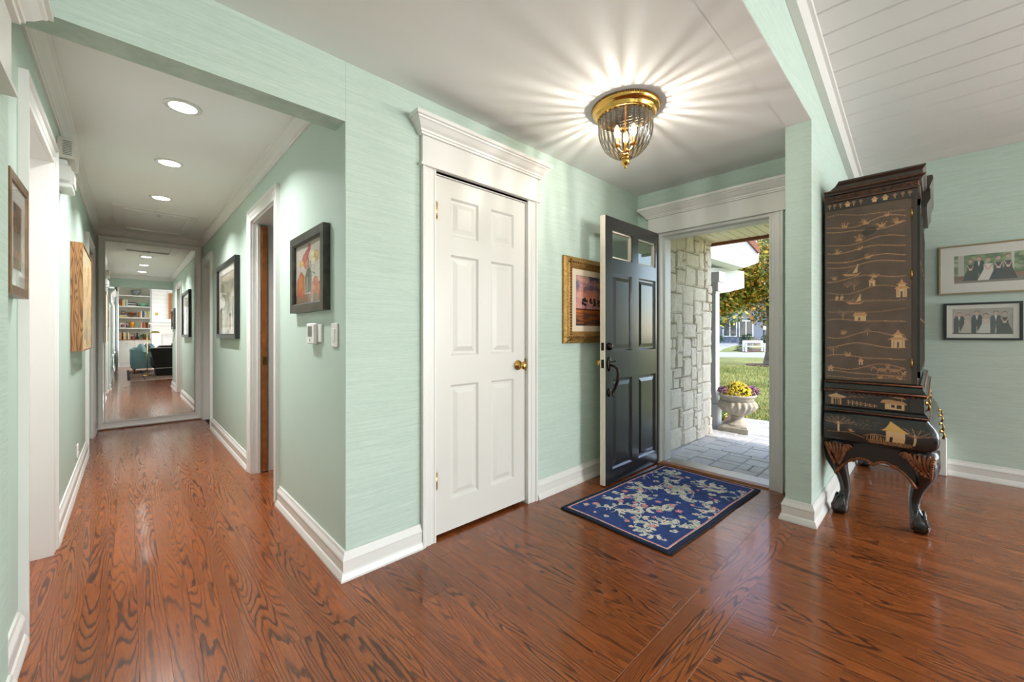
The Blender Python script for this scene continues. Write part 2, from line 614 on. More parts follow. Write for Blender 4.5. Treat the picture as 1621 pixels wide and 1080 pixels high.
def plank_rank(p):
    cx_, cy_ = (p[0] + p[1]) / 2, (p[2] + p[3]) / 2
    s, c = math.sin(0.7609), math.cos(0.7609)
    w = cx_ * s + cy_ * c
    u = cx_ * c - cy_ * s
    if w < 0.35 or abs(u) / w > 1.45: return 90 - cy_
    return w
planks.sort(key=plank_rank)
far = MB()
for i, (x0, x1, y0, y1) in enumerate(planks):
    g = 0.0002
    if i < 296:
        lx, ly = x1 - x0 - 2 * g, y1 - y0 - 2 * g
        b = MB().cbox(0, lx, 0, ly, -0.012, 0.0, 0.0003) if lx < ly else MB().cbox(0, ly, 0, lx, -0.012, 0.0, 0.0003)
        me = b.mesh('plank'); me.materials.append(M['floor'])
        o = bpy.data.objects.new('plank', me)
        C.objects.link(o); o.parent = floor
        if lx < ly: o.location = (x0 + g, y0 + g, 0)
        else: o.location = (x0 + g, y1 - g, 0); o.rotation_euler = (0, 0, -PI / 2)
    else:
        far.cbox(x0 + g, x1 - g, y0 + g, y1 - g, -0.012, 0.0, 0.0003)
o = ob('plank_field', far, M['floor'], floor); o['kind'] = 'stuff'

# ------------------------------------------------------------------ walls
D4 = (2.450, 3.167, 0, 2.050)   # left hall doorway
D5 = (5.660, 6.400, 0, 2.030)   # left doorway beside the mirror
D7 = (0.430, 1.470, 0, 1.810)   # left cased doorway beside the camera
W1 = (-3.80, -1.40, 0.60, 2.30)
W2 = (-6.00, -4.40, 0.60, 2.30)
wl = wall_boxes(MB(), 'x', XL - 0.14, XL, YB - 0.1, YE + 0.12, 0, 3.55, [D4, D5, D7, W1, W2])
struct('wall_left', wl, M['mint'], 'mint painted hall wall with white doorways', 'wall')
struct('wall_return', MB().box(XL, XL + 0.036, 1.60, YC + 0.001, 0, 2.156), M['paper'], 'narrow mint wall return under the hall header', 'wall')
D3 = (3.150, 3.880, 0, 2.078)
D6 = (6.170, 6.760, 0, 2.060)
struct('wall_right', wall_boxes(MB(), 'x', XR, XR + 0.16, YC + 0.002, YE + 0.12, 0, ZH + 0.05, [D3, D6]), M['mint'], 'mint painted hall wall with flower print and thermostat', 'wall')
D1 = (1.232, 1.962, 0, 2.050)
wc = wall_boxes(MB(), 'y', YC, YC + 0.123, XR + 0.002, XD + 0.2, 0, 3.0, [D1])
wc.box(XL, XR + 0.001, YC, YH, 2.157, 3.0)
struct('wall_closet', wc, M['paper'], 'mint grasscloth wall around the white closet door', 'wall')
D2 = (0.846, 1.690, 0, 2.045)
wf = wall_boxes(MB(), 'x', XD, XD + 0.16, YS1, YC, 0, 2.6, [D2])
struct('wall_front', wf, M['paper'], 'mint grasscloth wall around the entrance opening', 'wall')
ws = MB()
ws.prism([(XS, 0), (XF + 0.15, 0), (XF + 0.15, zv(XF) + 0.1), (XS, zv(XS) + 0.1)], 'y', YS0, YS1)
ws.prism([(XL, ZC + 0.0025), (XS + 0.001, ZC + 0.0025), (XS, zv(XS) + 0.1), (XL, zv(XL) + 0.1)], 'y', YS0, YS1)
struct('wall_stub', ws, M['paper'], 'mint grasscloth wall end between entrance and lacquered cabinet', 'wall')
W3 = (-3.55, -1.05, 0.55, 2.25)
W4 = (-6.25, -4.15, 0.55, 2.25)
wg = wall_boxes(MB(), 'x', XF, XF + 0.15, YB - 0.1, YS0, 0, 2.75, [W3, W4])
struct('wall_far', wg, M['paper'], 'mint grasscloth wall with two wedding photographs', 'wall')
W5 = (2.85, 4.65, 0.50, 2.45)
wb = wall_boxes(MB(), 'y', YB - 0.12, YB, XL, XF + 0.15, 0, 2.62, [W5])
wb.prism([(XL, 2.6), (XF + 0.1, 2.6), (XF + 0.1, zv(XF) + 0.1), (XL, zv(XL) + 0.1)], 'y', YB - 0.12, YB)
struct('wall_back', wb, M['shiplap'], 'white shiplap wall of the living room seen in the mirror', 'wall')
struct('wall_end', MB().box(XL, XR, YE, YE + 0.12, 0, ZH + 0.05), M['white'], 'white end wall of the hall behind the mirror', 'wall')
# side room with shade put into its colour; unseen shell added against light leaks
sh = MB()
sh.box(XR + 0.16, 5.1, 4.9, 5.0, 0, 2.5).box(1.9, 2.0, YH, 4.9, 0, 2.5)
struct('wall_inner', sh, M['dark'], 'side room wall behind the hall doorway, coloured dark for its shade', 'wall')
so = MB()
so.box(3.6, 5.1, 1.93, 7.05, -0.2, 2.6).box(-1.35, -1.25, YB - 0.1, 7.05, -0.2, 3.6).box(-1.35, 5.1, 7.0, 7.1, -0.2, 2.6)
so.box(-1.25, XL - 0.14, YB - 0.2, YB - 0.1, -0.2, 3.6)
struct('wall_outer', so, M['dark'], 'unseen outer shell of the house, added against light leaks', 'wall')

# ------------------------------------------------------------------ ceilings
struct('ceiling_foyer', MB().box(XL - 0.1, XD + 0.16, YS1 - 0.001, YC + 0.001, ZC, ZC + 0.05).box(XL - 0.1, XS, YS0 + 0.0015, YS1, ZC, ZC + 0.05), M['ceil'], 'flat white foyer ceiling', 'ceiling')
struct('ceiling_hall', MB().box(-1.3, 5.1, YH - 0.12, 7.05, ZH, ZH + 0.05), M['ceil'], 'flat white hall ceiling with downlights', 'ceiling')
# sloped shiplap ceiling: boards run along y, one child for each
cg = MB()
for a, b in ((-1.3, XF + 0.3),):
    cg.prism([(a, zv(a) + 0.022), (b, zv(b) + 0.022), (b, zv(b) + 0.09), (a, zv(a) + 0.09)], 'y', YB - 0.1, YS0)
ceil_great = struct('ceiling_great_room', cg, M['gap'], 'sloping white shiplap ceiling of the great room', 'ceiling')
sp = 0.177
x = 4.72 + sp
while x > XL - 0.1:
    a, b = max(x - sp + 0.003, XL - 0.1), min(x - 0.003, XF)
    if b > a + 0.01:
        m = MB().prism([(a, zv(a) + 0.006), (a + 0.006, zv(a)), (b - 0.006, zv(b)), (b, zv(b) + 0.006), (b, zv(b) + 0.021), (a, zv(a) + 0.021)], 'y', YB, 0.505)
        ob('ceiling_board', m, M['shiplap'], ceil_great)
    x -= sp
# sloping trim board under the shiplap along the mint wall
tr = MB()
tr.prism([(XL, zv(XL) - 0.20), (XF, zv(XF) - 0.185), (XF, zv(XF)), (XL, zv(XL))], 'y', 0.470, 0.509)
tr.prism([(XL, zv(XL) - 0.032), (XF, zv(XF) - 0.032), (XF, zv(XF)), (XL, zv(XL))], 'y', 0.452, 0.470)
struct('trim_1', tr, M['white'], 'white sloping trim board below the shiplap', 'trim')

# ------------------------------------------------------------------ mouldings
BASE = [(0, 0), (0.030, 0), (0.030, 0.010), (0.022, 0.034), (0.017, 0.040), (0.017, 0.088), (0.020, 0.092), (0.018, 0.101), (0.010, 0.116), (0.007, 0.130), (0, 0.130)]
CROWN = [(0, 0), (0.010, 0), (0.012, 0.010), (0.018, 0.014), (0.020, 0.022), (0.030, 0.036), (0.046, 0.052), (0.052, 0.060), (0.056, 0.062), (0.060, 0.072), (0.060, 0.078), (0, 0.078)]
def base(name, segs, label):
    m = MB()
    for (p0, p1, out, k0, k1) in segs:
        m.sweep(BASE, p0, p1, out, k0, k1)
    return struct(name, m, M['white'], label, 'baseboard')
base('baseboard_left', [((XL, YC, 0), (XL, 2.335, 0), (1, 0, 0), 0, 0), ((XL + 0.036, 1.60, 0), (XL + 0.036, YC + 0.001, 0), (1, 0, 0), 0, 0), ((XL, 3.272, 0), (XL, 5.55, 0), (1, 0, 0), 0, 0), ((XL, 6.505, 0), (XL, YE, 0), (1, 0, 0), 0, 0), ((XL, YB, 0), (XL, 0.36, 0), (1, 0, 0), 0, 0)], 'white moulded baseboard along the left hall wall')
base('baseboard_right', [((XR, YC, 0), (XR, 3.050, 0), (-1, 0, 0), -1, 0), ((XR, 3.985, 0), (XR, 6.06, 0), (-1, 0, 0), 0, 0)], 'white moulded baseboard along the hall wall under the flower print')
base('baseboard_closet', [((XR, YC, 0), (1.142, YC, 0), (0, -1, 0), -1, 0), ((2.058, YC, 0), (XD, YC, 0), (0, -1, 0), 0, 0)], 'white moulded baseboard either side of the closet door')
base('baseboard_stub', [((XS, YS1, 0), (XS, YS0, 0), (-1, 0, 0), -1, 1), ((XS, YS0, 0), (XF, YS0, 0), (0, -1, 0), -1, 0), ((XS, YS1, 0), (3.40, YS1, 0), (0, 1, 0), -1, 0)], 'white moulded baseboard wrapping the stub wall')
base('baseboard_far', [((XF, -0.070, 0), (XF, YB, 0), (-1, 0, 0), 0, 0)], 'white moulded baseboard under the wedding photographs')
base('baseboard_back', [((2.7, YB, 0), (XF, YB, 0), (0, 1, 0), 0, 0)], 'white baseboard of the living room wall')
cr = MB()
zc0 = ZH - 0.078
cr.sweep(CROWN, (XL, YH, zc0), (XL, YE, zc0), (1, 0, 0), 1, -1)
cr.sweep(CROWN, (XR, YH, zc0), (XR, YE, zc0), (-1, 0, 0), 1, -1)
cr.sweep(CROWN, (XL, YE, zc0), (XR, YE, zc0), (0, -1, 0), 1, -1)
cr.sweep(CROWN, (XL, YH, zc0), (XR, YH, zc0), (0, 1, 0), 1, -1)
struct('trim_2', cr, M['white'], 'white crown moulding around the hall ceiling', 'trim')

CASE = [(0, 0), (0.016, 0), (0.016, 0.010), (0.013, 0.014), (0.013, 0.030), (0.017, 0.036), (0.017, 0.066), (0.022, 0.070), (0.026, 0.074), (0.026, 0.088), (0, 0.088)]   # (proud, across from the opening)
def casing(mb, axis, plane, out, lo, hi, top, width=0.088, sides=(1, 1), head=True, z0=0.0):
    k = width / 0.088
    prof = [(o, u * k) for o, u in CASE]
    O = (out, 0, 0) if axis == 'x' else (0, out, 0)
    P = (lambda a, z: (plane, a, z)) if axis == 'x' else (lambda a, z: (a, plane, z))
    D = (lambda s: (0, s, 0)) if axis == 'x' else (lambda s: (s, 0, 0))
    def sw(p0, p1, up, k0, k1):
        p0, p1, up_, out_ = Vector(p0), Vector(p1), Vector(up), Vector(O)
        d = (p1 - p0).normalized(); n = len(prof)
        vs = [p0 + out_ * o + up_ * u + d * (k0 * u) for o, u in prof] + [p1 + out_ * o + up_ * u + d * (k1 * u) for o, u in prof]
        fs = [(i, (i + 1) % n, (i + 1) % n + n, i + n) for i in range(n)] + [tuple(range(n - 1, -1, -1)), tuple(range(n, 2 * n))]
        mb.add(vs, fs)
    m = 1 if head else 0
    if sides[0]: sw(P(lo, z0), P(lo, top), D(-1), 0, m)
    if sides[1]: sw(P(hi, z0), P(hi, top), D(1), 0, m)
    if head: sw(P(lo, top), P(hi, top), (0, 0, 1), -1 if sides[0] else 0, 1 if sides[1] else 0)
    return mb

HEADCROWN = [(0, 0), (0.014, 0), (0.016, 0.010), (0.022, 0.012), (0.024, 0.022), (0.036, 0.034), (0.052, 0.056), (0.060, 0.062), (0.062, 0.068), (0.072, 0.072), (0.072, 0.092), (0, 0.092)]
def head_entablature(mb, axis, plane, out, lo, hi, z, zt, crown_lo=True, crown_hi=True):
    """flat frieze with a bead below and a projecting crown with returns above"""
    def B(a0, a1, d, b, t):
        if axis == 'x': mb.box(plane, plane + out * d, a0, a1, b, t)
        else: mb.box(a0, a1, plane, plane + out * d, b, t)
    B(lo - 0.012 * crown_lo, hi + 0.012 * crown_hi, 0.034, z, z + 0.014)
    B(lo, hi, 0.024, z + 0.014, zt - 0.07)
    O = Vector((out, 0, 0)) if axis == 'x' else Vector((0, out, 0))
    P = (lambda a, zz: (plane, a, zz)) if axis == 'x' else (lambda a, zz: (a, plane, zz))
    A = Vector((0, 1, 0)) if axis == 'x' else Vector((1, 0, 0))
    hz = zt - 0.092
    prof = [(o + 0.024, u) for o, u in HEADCROWN]
    prof[0] = (0.0, 0); prof[-1] = (0.0, 0.092)
    # plan-mitred front run; the returns come from shifting the ends outwards by the projection
    n = len(prof)
    p0, p1 = Vector(P(lo, hz)), Vector(P(hi, hz))
    def ring(p, s, on):
        return [p + O * o + Vector((0, 0, u)) + A * (s * max(0, o - 0.024) * on) for o, u in prof]
    vs = ring(p0, -1, crown_lo) + ring(p1, 1, crown_hi)
    # rear ends of the returns lie on the wall
    rl = [p0 + Vector((0, 0, u)) - A * (max(0, o - 0.024) * crown_lo) for o, u in prof]
    rh = [p1 + Vector((0, 0, u)) + A * (max(0, o - 0.024) * crown_hi) for o, u in prof]
    vs += rl + rh
    fs = [(i, i + 1, i + 1 + n, i + n) for i in range(n - 1)]
    fs += [(i, i + 2 * n, i + 1 + 2 * n, i + 1) for i in range(n - 1)]
    fs += [(n + i, n + i + 1, 3 * n + i + 1, 3 * n + i) for i in range(n - 1)]
    mb.add(vs, fs)
    # top board
    d = 0.097
    B(lo - 0.072 * crown_lo, hi + 0.072 * crown_hi, d, zt - 0.004, zt)
    return mb

# ------------------------------------------------------------------ panelled door leaf (local: x across, z up, y thickness 0..th, front at y=0)
def frame_leaf(W, Hh, th, cols, rows, dep=0.010):
    m = MB()
    xs = sorted(set([0, W] + [c for p in cols for c in p]))
    zs = sorted(set([0, Hh] + [c for p in rows for c in p]))
    for i in range(len(xs) - 1):
        for j in range(len(zs) - 1):
            mx, mz = (xs[i] + xs[i + 1]) / 2, (zs[j] + zs[j + 1]) / 2
            if any(a < mx < b for a, b in cols) and any(a < mz < b for a, b in rows): continue
            m.box(xs[i], xs[i + 1], 0, th, zs[j], zs[j + 1])
    return m
def panel_mesh(x0, x1, z0, z1, th, dep=0.011, slope=0.028, rim=0.012):
    """sticking, recess and raised field on both faces"""
    m = MB()
    for s in (0, 1):
        yy = (lambda d: d) if s == 0 else (lambda d: th - d)
        rings = [(0, 0.0), (rim, dep), (rim + 0.012, dep), (rim + 0.012 + slope, dep * 0.25)]
        vs = []
        for i, d in rings:
            vs += [(x0 + i, yy(d), z0 + i), (x1 - i, yy(d), z0 + i), (x1 - i, yy(d), z1 - i), (x0 + i, yy(d), z1 - i)]
        fs = []
        for k in range(3):
            for j in range(4):
                a, b = k * 4 + j, k * 4 + (j + 1) % 4
                fs.append((a, b, b + 4, a + 4) if s == 0 else (a, a + 4, b + 4, b))
        fs.append((12, 13, 14, 15) if s == 0 else (15, 14, 13, 12))
        m.add(vs, fs)
    return m

def place_leaf(parent, name, W, Hh, th, cols, rows, mat, Mx, panel_mat=None, skip=()):
    leaf = ob(name, frame_leaf(W, Hh, th, cols, rows).xf(Mx), mat, parent)
    for j, (z0, z1) in enumerate(rows):
        for i, (x0, x1) in enumerate(cols):
            if (i, j) in skip: continue
            ob('panel', panel_mesh(x0, x1, z0, z1, th).xf(Mx), panel_mat or mat, leaf)
    return leaf

def lever_knob(parent, c, d, mat, name='knob'):
    """round rose and lever; d = outward direction (0,-1,0) or similar"""
    dv = Vector(d)
    q = dv.to_track_quat('Z', 'Y').to_matrix().to_4x4()
    Mx = Matrix.Translation(c) @ q
    m = MB().lathe([(0.034, 0), (0.034, 0.004), (0.028, 0.009), (0.012, 0.012), (0.010, 0.034), (0.014, 0.038), (0.024, 0.046), (0.028, 0.056), (0.024, 0.066), (0.010, 0.071), (0.0001, 0.072)], n=20)
    return ob(name, m.xf(Mx), mat, parent)

# closet door ------------------------------------------------------------
d1 = thing('door_1', (1.597, YC, 0), 'white six panel closet door with brass knob under a crowned head', 'door', kind='structure')
Mx = Matrix.Translation((1.236, YC + 0.012, 0.022))
place_leaf(d1, 'door_leaf', 0.722, 2.022, 0.035, [(0.111, 0.317), (0.418, 0.617)], [(0.176, 0.836), (1.006, 1.590), (1.698, 1.920)], M['doorwhite'], Mx)
cs = casing(MB(), 'y', YC, -1, 1.232, 1.962, 2.062, head=False)
ob('casing', cs, M['white'], d1)
hd = head_entablature(MB(), 'y', YC, -1, 1.142, 2.052, 2.062, 2.315)
ob('door_head', hd, M['white'], d1)
jm = MB().box(1.222, 1.234, YC, YC + 0.12, 0, 2.05).box(1.960, 1.972, YC, YC + 0.12, 0, 2.05).box(1.222, 1.972, YC, YC + 0.12, 2.046, 2.062).box(1.234, 1.246, YC + 0.048, YC + 0.12, 0, 2.046).box(1.948, 1.960, YC + 0.048, YC + 0.12, 0, 2.046)
ob('jamb', jm, M['white'], d1)
lever_knob(d1, (1.893, YC + 0.012, 0.945), (0, -1, 0), M['brass'])
for z in (1.843, 0.333):
    h = MB().tube([(1.240, YC - 0.002, z - 0.045), (1.240, YC - 0.002, z + 0.045)], 0.0085, 8)
    h.box(1.240, 1.256, YC + 0.0095, YC + 0.0125, z - 0.044, z + 0.044)
    h.tube([(1.240, YC - 0.002, z - 0.052), (1.240, YC - 0.002, z - 0.045)], 0.005, 8).tube([(1.240, YC - 0.002, z + 0.045), (1.240, YC - 0.002, z + 0.052)], 0.005, 8)
    ob('hinge', h, M['brass'], d1)
ob('strike_plate', MB().box(1.955, 1.9605, YC + 0.001, YC + 0.012, 0.905, 0.985), M['oldbrass'], d1)
struct('wall_cupboard', MB().box(1.0, 2.2, 2.55, 2.6, 0, 2.4), M['dark'], 'wall inside the closet, coloured dark for its shade', 'wall')  # closet darkness is put into the wall colour

# entrance door -----------------------------------------------------------
def painted_door_mat():
    t = NT('black_door_paint')
    n = t.noise(t.scaled(t.obj(), (40, 40, 3)), 1.0, 3)
    t.l(t.ramp(n, [(0.3, rgb(20, 21, 24)), (0.7, rgb(34, 34, 37))]), t.b.inputs['Base Color'])
    t.b.inputs['Roughness'].default_value = 0.28
    t.b.inputs['Specular IOR Level'].default_value = 0.6
    t.b.inputs['Coat Weight'].default_value = 0.55
    t.b.inputs['Coat Roughness'].default_value = 0.13
    t.bump(t.noise(t.scaled(t.obj(), (160, 160, 5)), 1.0, 3), 0.08, 0.003)
    return t.m
M['blackdoor'] = painted_door_mat()
M['cream'] = simple('cream_edge_paint', rgb(236, 226, 210), 0.4, vary=0.03, vscale=20)
d2 = thing('door_2', (XD, 1.27, 0), 'black panelled entrance door standing open, white cased opening', 'door', kind='structure')
LX0, LX1, LY0 = 2.592, 3.462, 1.706
cols = [(0.098, 0.389), (0.490, 0.788)]
rows = [(0.105, 0.795), (1.010, 1.610), (1.728, 1.940)]
Mx = Matrix.Translation((LX0, LY0, 0.010))
leaf = place_leaf(d2, 'door_leaf', LX1 - LX0, 2.040, 0.043, cols, rows, M['blackdoor'], Mx, skip=((0, 2), (1, 2)))
for (x0, x1) in cols:
    z0, z1 = rows[2]
    m = MB()
    for (a, b, c, d) in ((x0, x0 + 0.012, z0, z1), (x1 - 0.012, x1, z0, z1), (x0, x1, z0, z0 + 0.012), (x0, x1, z1 - 0.012, z1)):
        m.box(a, b, 0.008, 0.034, c, d)
    ob('pane_bead', m.xf(Mx), M['cream'], leaf)
    ob('pane', MB().box(x0 + 0.010, x1 - 0.010, 0.019, 0.023, z0 + 0.010, z1 - 0.010).xf(Mx), M['pane'], leaf)
ob('edge_band', MB().box(LX0 - 0.003, LX0, LY0, LY0 + 0.043, 0.010, 2.050), M['cream'], leaf, 'cream painted edge of the door')
ob('inner_skin', MB().box(LX0, LX1, LY0 + 0.0432, LY0 + 0.046, 0.010, 1.70), M['cream'], leaf)
# lock set
lk = MB().lathe([(0.030, 0), (0.030, 0.006), (0.027, 0.012), (0.024, 0.020), (0.020, 0.026), (0.0001, 0.027)], n=20).xf(Matrix.Translation((2.642, LY0, 1.058)) @ Matrix.Rotation(PI / 2, 4, 'X'))
ob('deadbolt', lk, M['bronze'], d2)
hs = MB()
def esc(cx_, cz, rx, rz):
    hs.lathe([(1.0, 0), (0.95, 0.006), (0.6, 0.010), (0.0001, 0.011)], n=22)
    n0 = len(hs.v) - 22 * 4
    hs.xf(Matrix.Translation((cx_, LY0, cz)) @ Matrix.Rotation(PI / 2, 4, 'X') @ Matrix.Diagonal((rx, rz, 1, 1)), n0)
esc(2.642, 0.925, 0.026, 0.058); esc(2.642, 0.708, 0.023, 0.034)
pts = [(2.642, LY0 - 0.008, 0.918), (2.646, LY0 - 0.040, 0.912), (2.650, LY0 - 0.066, 0.894), (2.652, LY0 - 0.074, 0.855), (2.650, LY0 - 0.068, 0.800), (2.646, LY0 - 0.050, 0.745), (2.643, LY0 - 0.030, 0.712), (2.642, LY0 - 0.036, 0.690), (2.642, LY0 - 0.050, 0.678)]
hs.tube(pts, [0.009, 0.010, 0.011, 0.012, 0.012, 0.010, 0.009, 0.008, 0.006], 10)
hs.tube([(2.642, LY0 - 0.010, 0.940), (2.642, LY0 - 0.035, 0.944), (2.646, LY0 - 0.058, 0.952)], [0.006, 0.008, 0.010], 8, flat=0.5)
ob('handle_set', hs, M['bronze'], d2)
lp = MB().box(LX0 - 0.0045, LX0 - 0.003, LY0 + 0.010, LY0 + 0.034, 1.028, 1.088)
ob('latch_plate', lp, M['bronze'], d2)
ob('latch_plate', MB().box(LX0 - 0.0045, LX0 - 0.003, LY0 + 0.010, LY0 + 0.034, 0.895, 0.960).box(LX0 - 0.014, LX0 - 0.004, LY0 + 0.016, LY0 + 0.028, 0.918, 0.938), M['bronze'], d2)
ob('inner_knob', MB().ball((LX0 + 0.07, LY0 + 0.095, 0.930), 0.028).tube([(LX0 + 0.07, LY0 + 0.046, 0.930), (LX0 + 0.07, LY0 + 0.08, 0.930)], 0.010), M['brass'], d2)
for z in (0.25, 1.05, 1.85):
    ob('hinge', MB().tube([(XD + 0.004, LY0 + 0.052, z - 0.05), (XD + 0.004, LY0 + 0.052, z + 0.05)], 0.007, 8), M['oldbrass'], d2)
# casing, head, jambs and threshold of the entrance
cs = casing(MB(), 'x', XD, -1, 0.846, 1.690, 2.050, head=False, sides=(1, 1))
ob('casing', cs, M['white'], d2)
ob('door_head', head_entablature(MB(), 'x', XD, -1, 0.660, 1.800, 2.050, 2.285, crown_lo=False), M['white'], d2)
jm = MB().box(XD - 0.001, XD + 0.165, 0.836, 0.848, 0, 2.05).box(XD - 0.001, XD + 0.165, 1.688, 1.700, 0, 2.05).box(XD - 0.001, XD + 0.165, 0.848, 1.688, 2.030, 2.050)
jm.box(XD + 0.055, XD + 0.16, 0.848, 0.860, 0.012, 2.03).box(XD + 0.055, XD + 0.16, 1.676, 1.688, 0.012, 2.03).box(XD + 0.055, XD + 0.16, 0.860, 1.676, 2.016, 2.030)
ob('jamb', jm, M['white'], d2)
M['threshold'] = simple('threshold_oak', rgb(150, 92, 44), 0.35, vary=0.15, vscale=14)
ob('threshold', MB().prism([(XD - 0.035, 0.0), (XD - 0.02, 0.012), (XD + 0.03, 0.016), (XD + 0.03, -0.012), (XD - 0.035, -0.012)], 'y', 0.846, 1.690), M['threshold'], d2)
ob('sill', MB().box(XD + 0.03, XD + 0.19, 0.846, 1.690, -0.03, 0.010), M['chrome'], d2)
ob('strike_plate', MB().box(XD + 0.010, XD + 0.045, 0.848, 0.8495, 1.83, 1.93), M['oldbrass'], d2)

# hall doorway beside the flower print, with the stained pocket door
d3 = thing('door_3', (XR, 3.515, 0), 'white cased hall doorway with stained wooden pocket door', 'door', kind='structure')
ob('casing', casing(MB(), 'x', XR, -1, D3[0], D3[1], D3[3], 0.092), M['white'], d3)
jm = MB()
for y0, y1 in ((D3[0] - 0.01, D3[0] + 0.004), (D3[1] - 0.004, D3[1] + 0.01)):
    jm.box(XR, XR + 0.052, y0, y1, 0, D3[3]).box(XR + 0.108, XR + 0.16, y0, y1, 0, D3[3])
jm.box(XR, XR + 0.16, D3[0], D3[1], D3[3] - 0.012, D3[3])
jm.box(XR + 0.032, XR + 0.052, D3[1] - 0.018, D3[1] - 0.004, 0, D3[3])
ob('jamb', jm, M['white'], d3)
M['oak'] = simple('stained_oak', rgb(150, 92, 48), 0.4, vary=0.25, vscale=18)
ob('pocket_door', MB().box(XR + 0.060, XR + 0.100, D3[1] - 0.030, D3[1] + 0.7, 0.012, 2.05), M['oak'], d3, 'stained wooden edge of the pocket door')
ob('latch', MB().box(XR + 0.066, XR + 0.094, D3[1] - 0.0335, D3[1] - 0.030, 0.90, 0.965), M['oldbrass'], d3)

# left hall doorway
M['white2'] = M['white']
d4 = thing('door_4', (XL, 2.81, 0), 'white cased doorway on the left hall wall with deep jamb', 'door', kind='structure')
ob('casing', casing(MB(), 'x', XL, 1, D4[0], D4[1], D4[3], 0.098), M['white'], d4)
jm = MB()
jm.box(XL - 0.30, XL + 0.001, D4[0] - 0.012, D4[0] + 0.003, 0, D4[3]).box(XL - 0.30, XL + 0.001, D4[1] - 0.003, D4[1] + 0.012, 0, D4[3]).box(XL - 0.30, XL + 0.001, D4[0] + 0.003, D4[1] - 0.003, D4[3] - 0.003, D4[3] + 0.012)
ob('jamb', jm, M['white'], d4)
def yz_leaf(parent, x, y0, y1, ztop, face):
    """six panel leaf in a plane x = const, front face towards +x (face=1) or -x"""
    W = y1 - y0
    a = W * 0.15; b = W * 0.09
    c2 = [(a, W / 2 - b / 2), (W / 2 + b / 2, W - a)]
    r2 = [(0.18, 0.84), (1.0, ztop * 0.775), (ztop * 0.825, ztop - 0.10)]
    Mr = Matrix.Translation((x, y0, 0.012)) @ Matrix.Rotation(PI / 2, 4, 'Z')
    return place_leaf(parent, 'door_leaf', W, ztop - 0.02, 0.035, c2, r2, M['doorwhite'], Mr)
yz_leaf(d4, XL - 0.26, D4[0] + 0.002, D4[1] - 0.002, D4[3], 1)
d5 = thing('door_5', (XL, 6.03, 0), 'white cased doorway on the left hall wall beside the mirror', 'door', kind='structure')
ob('casing', casing(MB(), 'x', XL, 1, D5[0], D5[1], D5[3], 0.098), M['white'], d5)
yz_leaf(d5, XL - 0.02, D5[0] + 0.002, D5[1] - 0.002, D5[3], 1)
d6 = thing('door_6', (XR, 6.45, 0), 'white cased doorway on the hall wall beside the mirror', 'door', kind='structure')
ob('casing', casing(MB(), 'x', XR, -1, D6[0], D6[1], D6[3], 0.098), M['white'], d6)
yz_leaf(d6, XR + 0.085, D6[0] + 0.002, D6[1] - 0.002, D6[3], -1)
ob('jamb', MB().box(XR, XR + 0.16, D6[0] - 0.01, D6[0] + 0.003, 0, D6[3]).box(XR, XR + 0.16, D6[1] - 0.003, D6[1] + 0.01, 0, D6[3]).box(XR, XR + 0.16, D6[0], D6[1], D6[3] - 0.01, D6[3]), M['white'], d6)
# cased doorway beside the camera, its crowned head fills the upper left corner
d7 = thing('door_7', (XL, 0.98, 0), 'white crowned doorway head on the left wall near the header', 'door', kind='structure')
ob('casing', casing(MB(), 'x', XL, 1, D7[0], D7[1], D7[3], 0.110, head=False), M['white'], d7)
ob('door_head', head_entablature(MB(), 'x', XL + 0.036, 1, 0.12, 1.785, 1.825, 2.128), M['white'], d7)
yz_leaf(d7, XL - 0.05, D7[0] + 0.002, D7[1] - 0.002, D7[3], 1)

# windows of the great room, behind the camera
def window(name, axis, plane, out, lo, hi, z0, z1, label):
    w = thing(name, (plane, (lo + hi) / 2, z0) if axis == 'x' else ((lo + hi) / 2, plane, z0), label, 'window', kind='structure')
    ob('casing', casing(MB(), axis, plane, out, lo, hi, z1, 0.09, z0=z0), M['white'], w)
    m = MB(); d = -out * 0.06
    def B(a0, a1, b, t, e0=0.0, e1=0.04):
        if axis == 'x': m.box(plane - out * (0.03 + e0), plane - out * (0.03 + e1), a0, a1, b, t)
        else: m.box(a0, a1, plane - out * (0.03 + e0), plane - out * (0.03 + e1), b, t)
    B(lo, lo + 0.05, z0, z1); B(hi - 0.05, hi, z0, z1); B(lo, hi, z0, z0 + 0.05); B(lo, hi, z1 - 0.05, z1)
    n = 3
    for i in range(1, n):
        a = lo + (hi - lo) * i / n
        B(a - 0.02, a + 0.02, z0, z1)
    B(lo, hi, (z0 + z1) / 2 - 0.015, (z0 + z1) / 2 + 0.015)
    ob('window_frame', m, M['white'], w)
    m = MB()
    if axis == 'x': m.box(plane - out * 0.048, plane - out * 0.052, lo + 0.03, hi - 0.03, z0 + 0.03, z1 - 0.03)
    else: m.box(lo + 0.03, hi - 0.03, plane - out * 0.048, plane - out * 0.052, z0 + 0.03, z1 - 0.03)
    ob('pane', m, M['pane'], w)
    m = MB()
    if axis == 'x': m.box(plane, plane + out * 0.05, lo - 0.1, hi + 0.1, z0 - 0.03, z0)
    else: m.box(lo - 0.1, hi + 0.1, plane, plane + out * 0.05, z0 - 0.03, z0)
    ob('window_sill', m, M['white'], w)
window('window_1', 'x', XL, 1, *W1, 'white framed side window of the living room')
window('window_2', 'x', XL, 1, *W2, 'white framed side window next to the bookcase')
window('window_3', 'x', XF, -1, *W3, 'white framed window on the mint wall beyond the photographs')
window('window_4', 'x', XF, -1, *W4, 'white framed window in the far corner of the mint wall')
window('window_5', 'y', YB, 1, *W5, 'white framed window beside the fireplace')

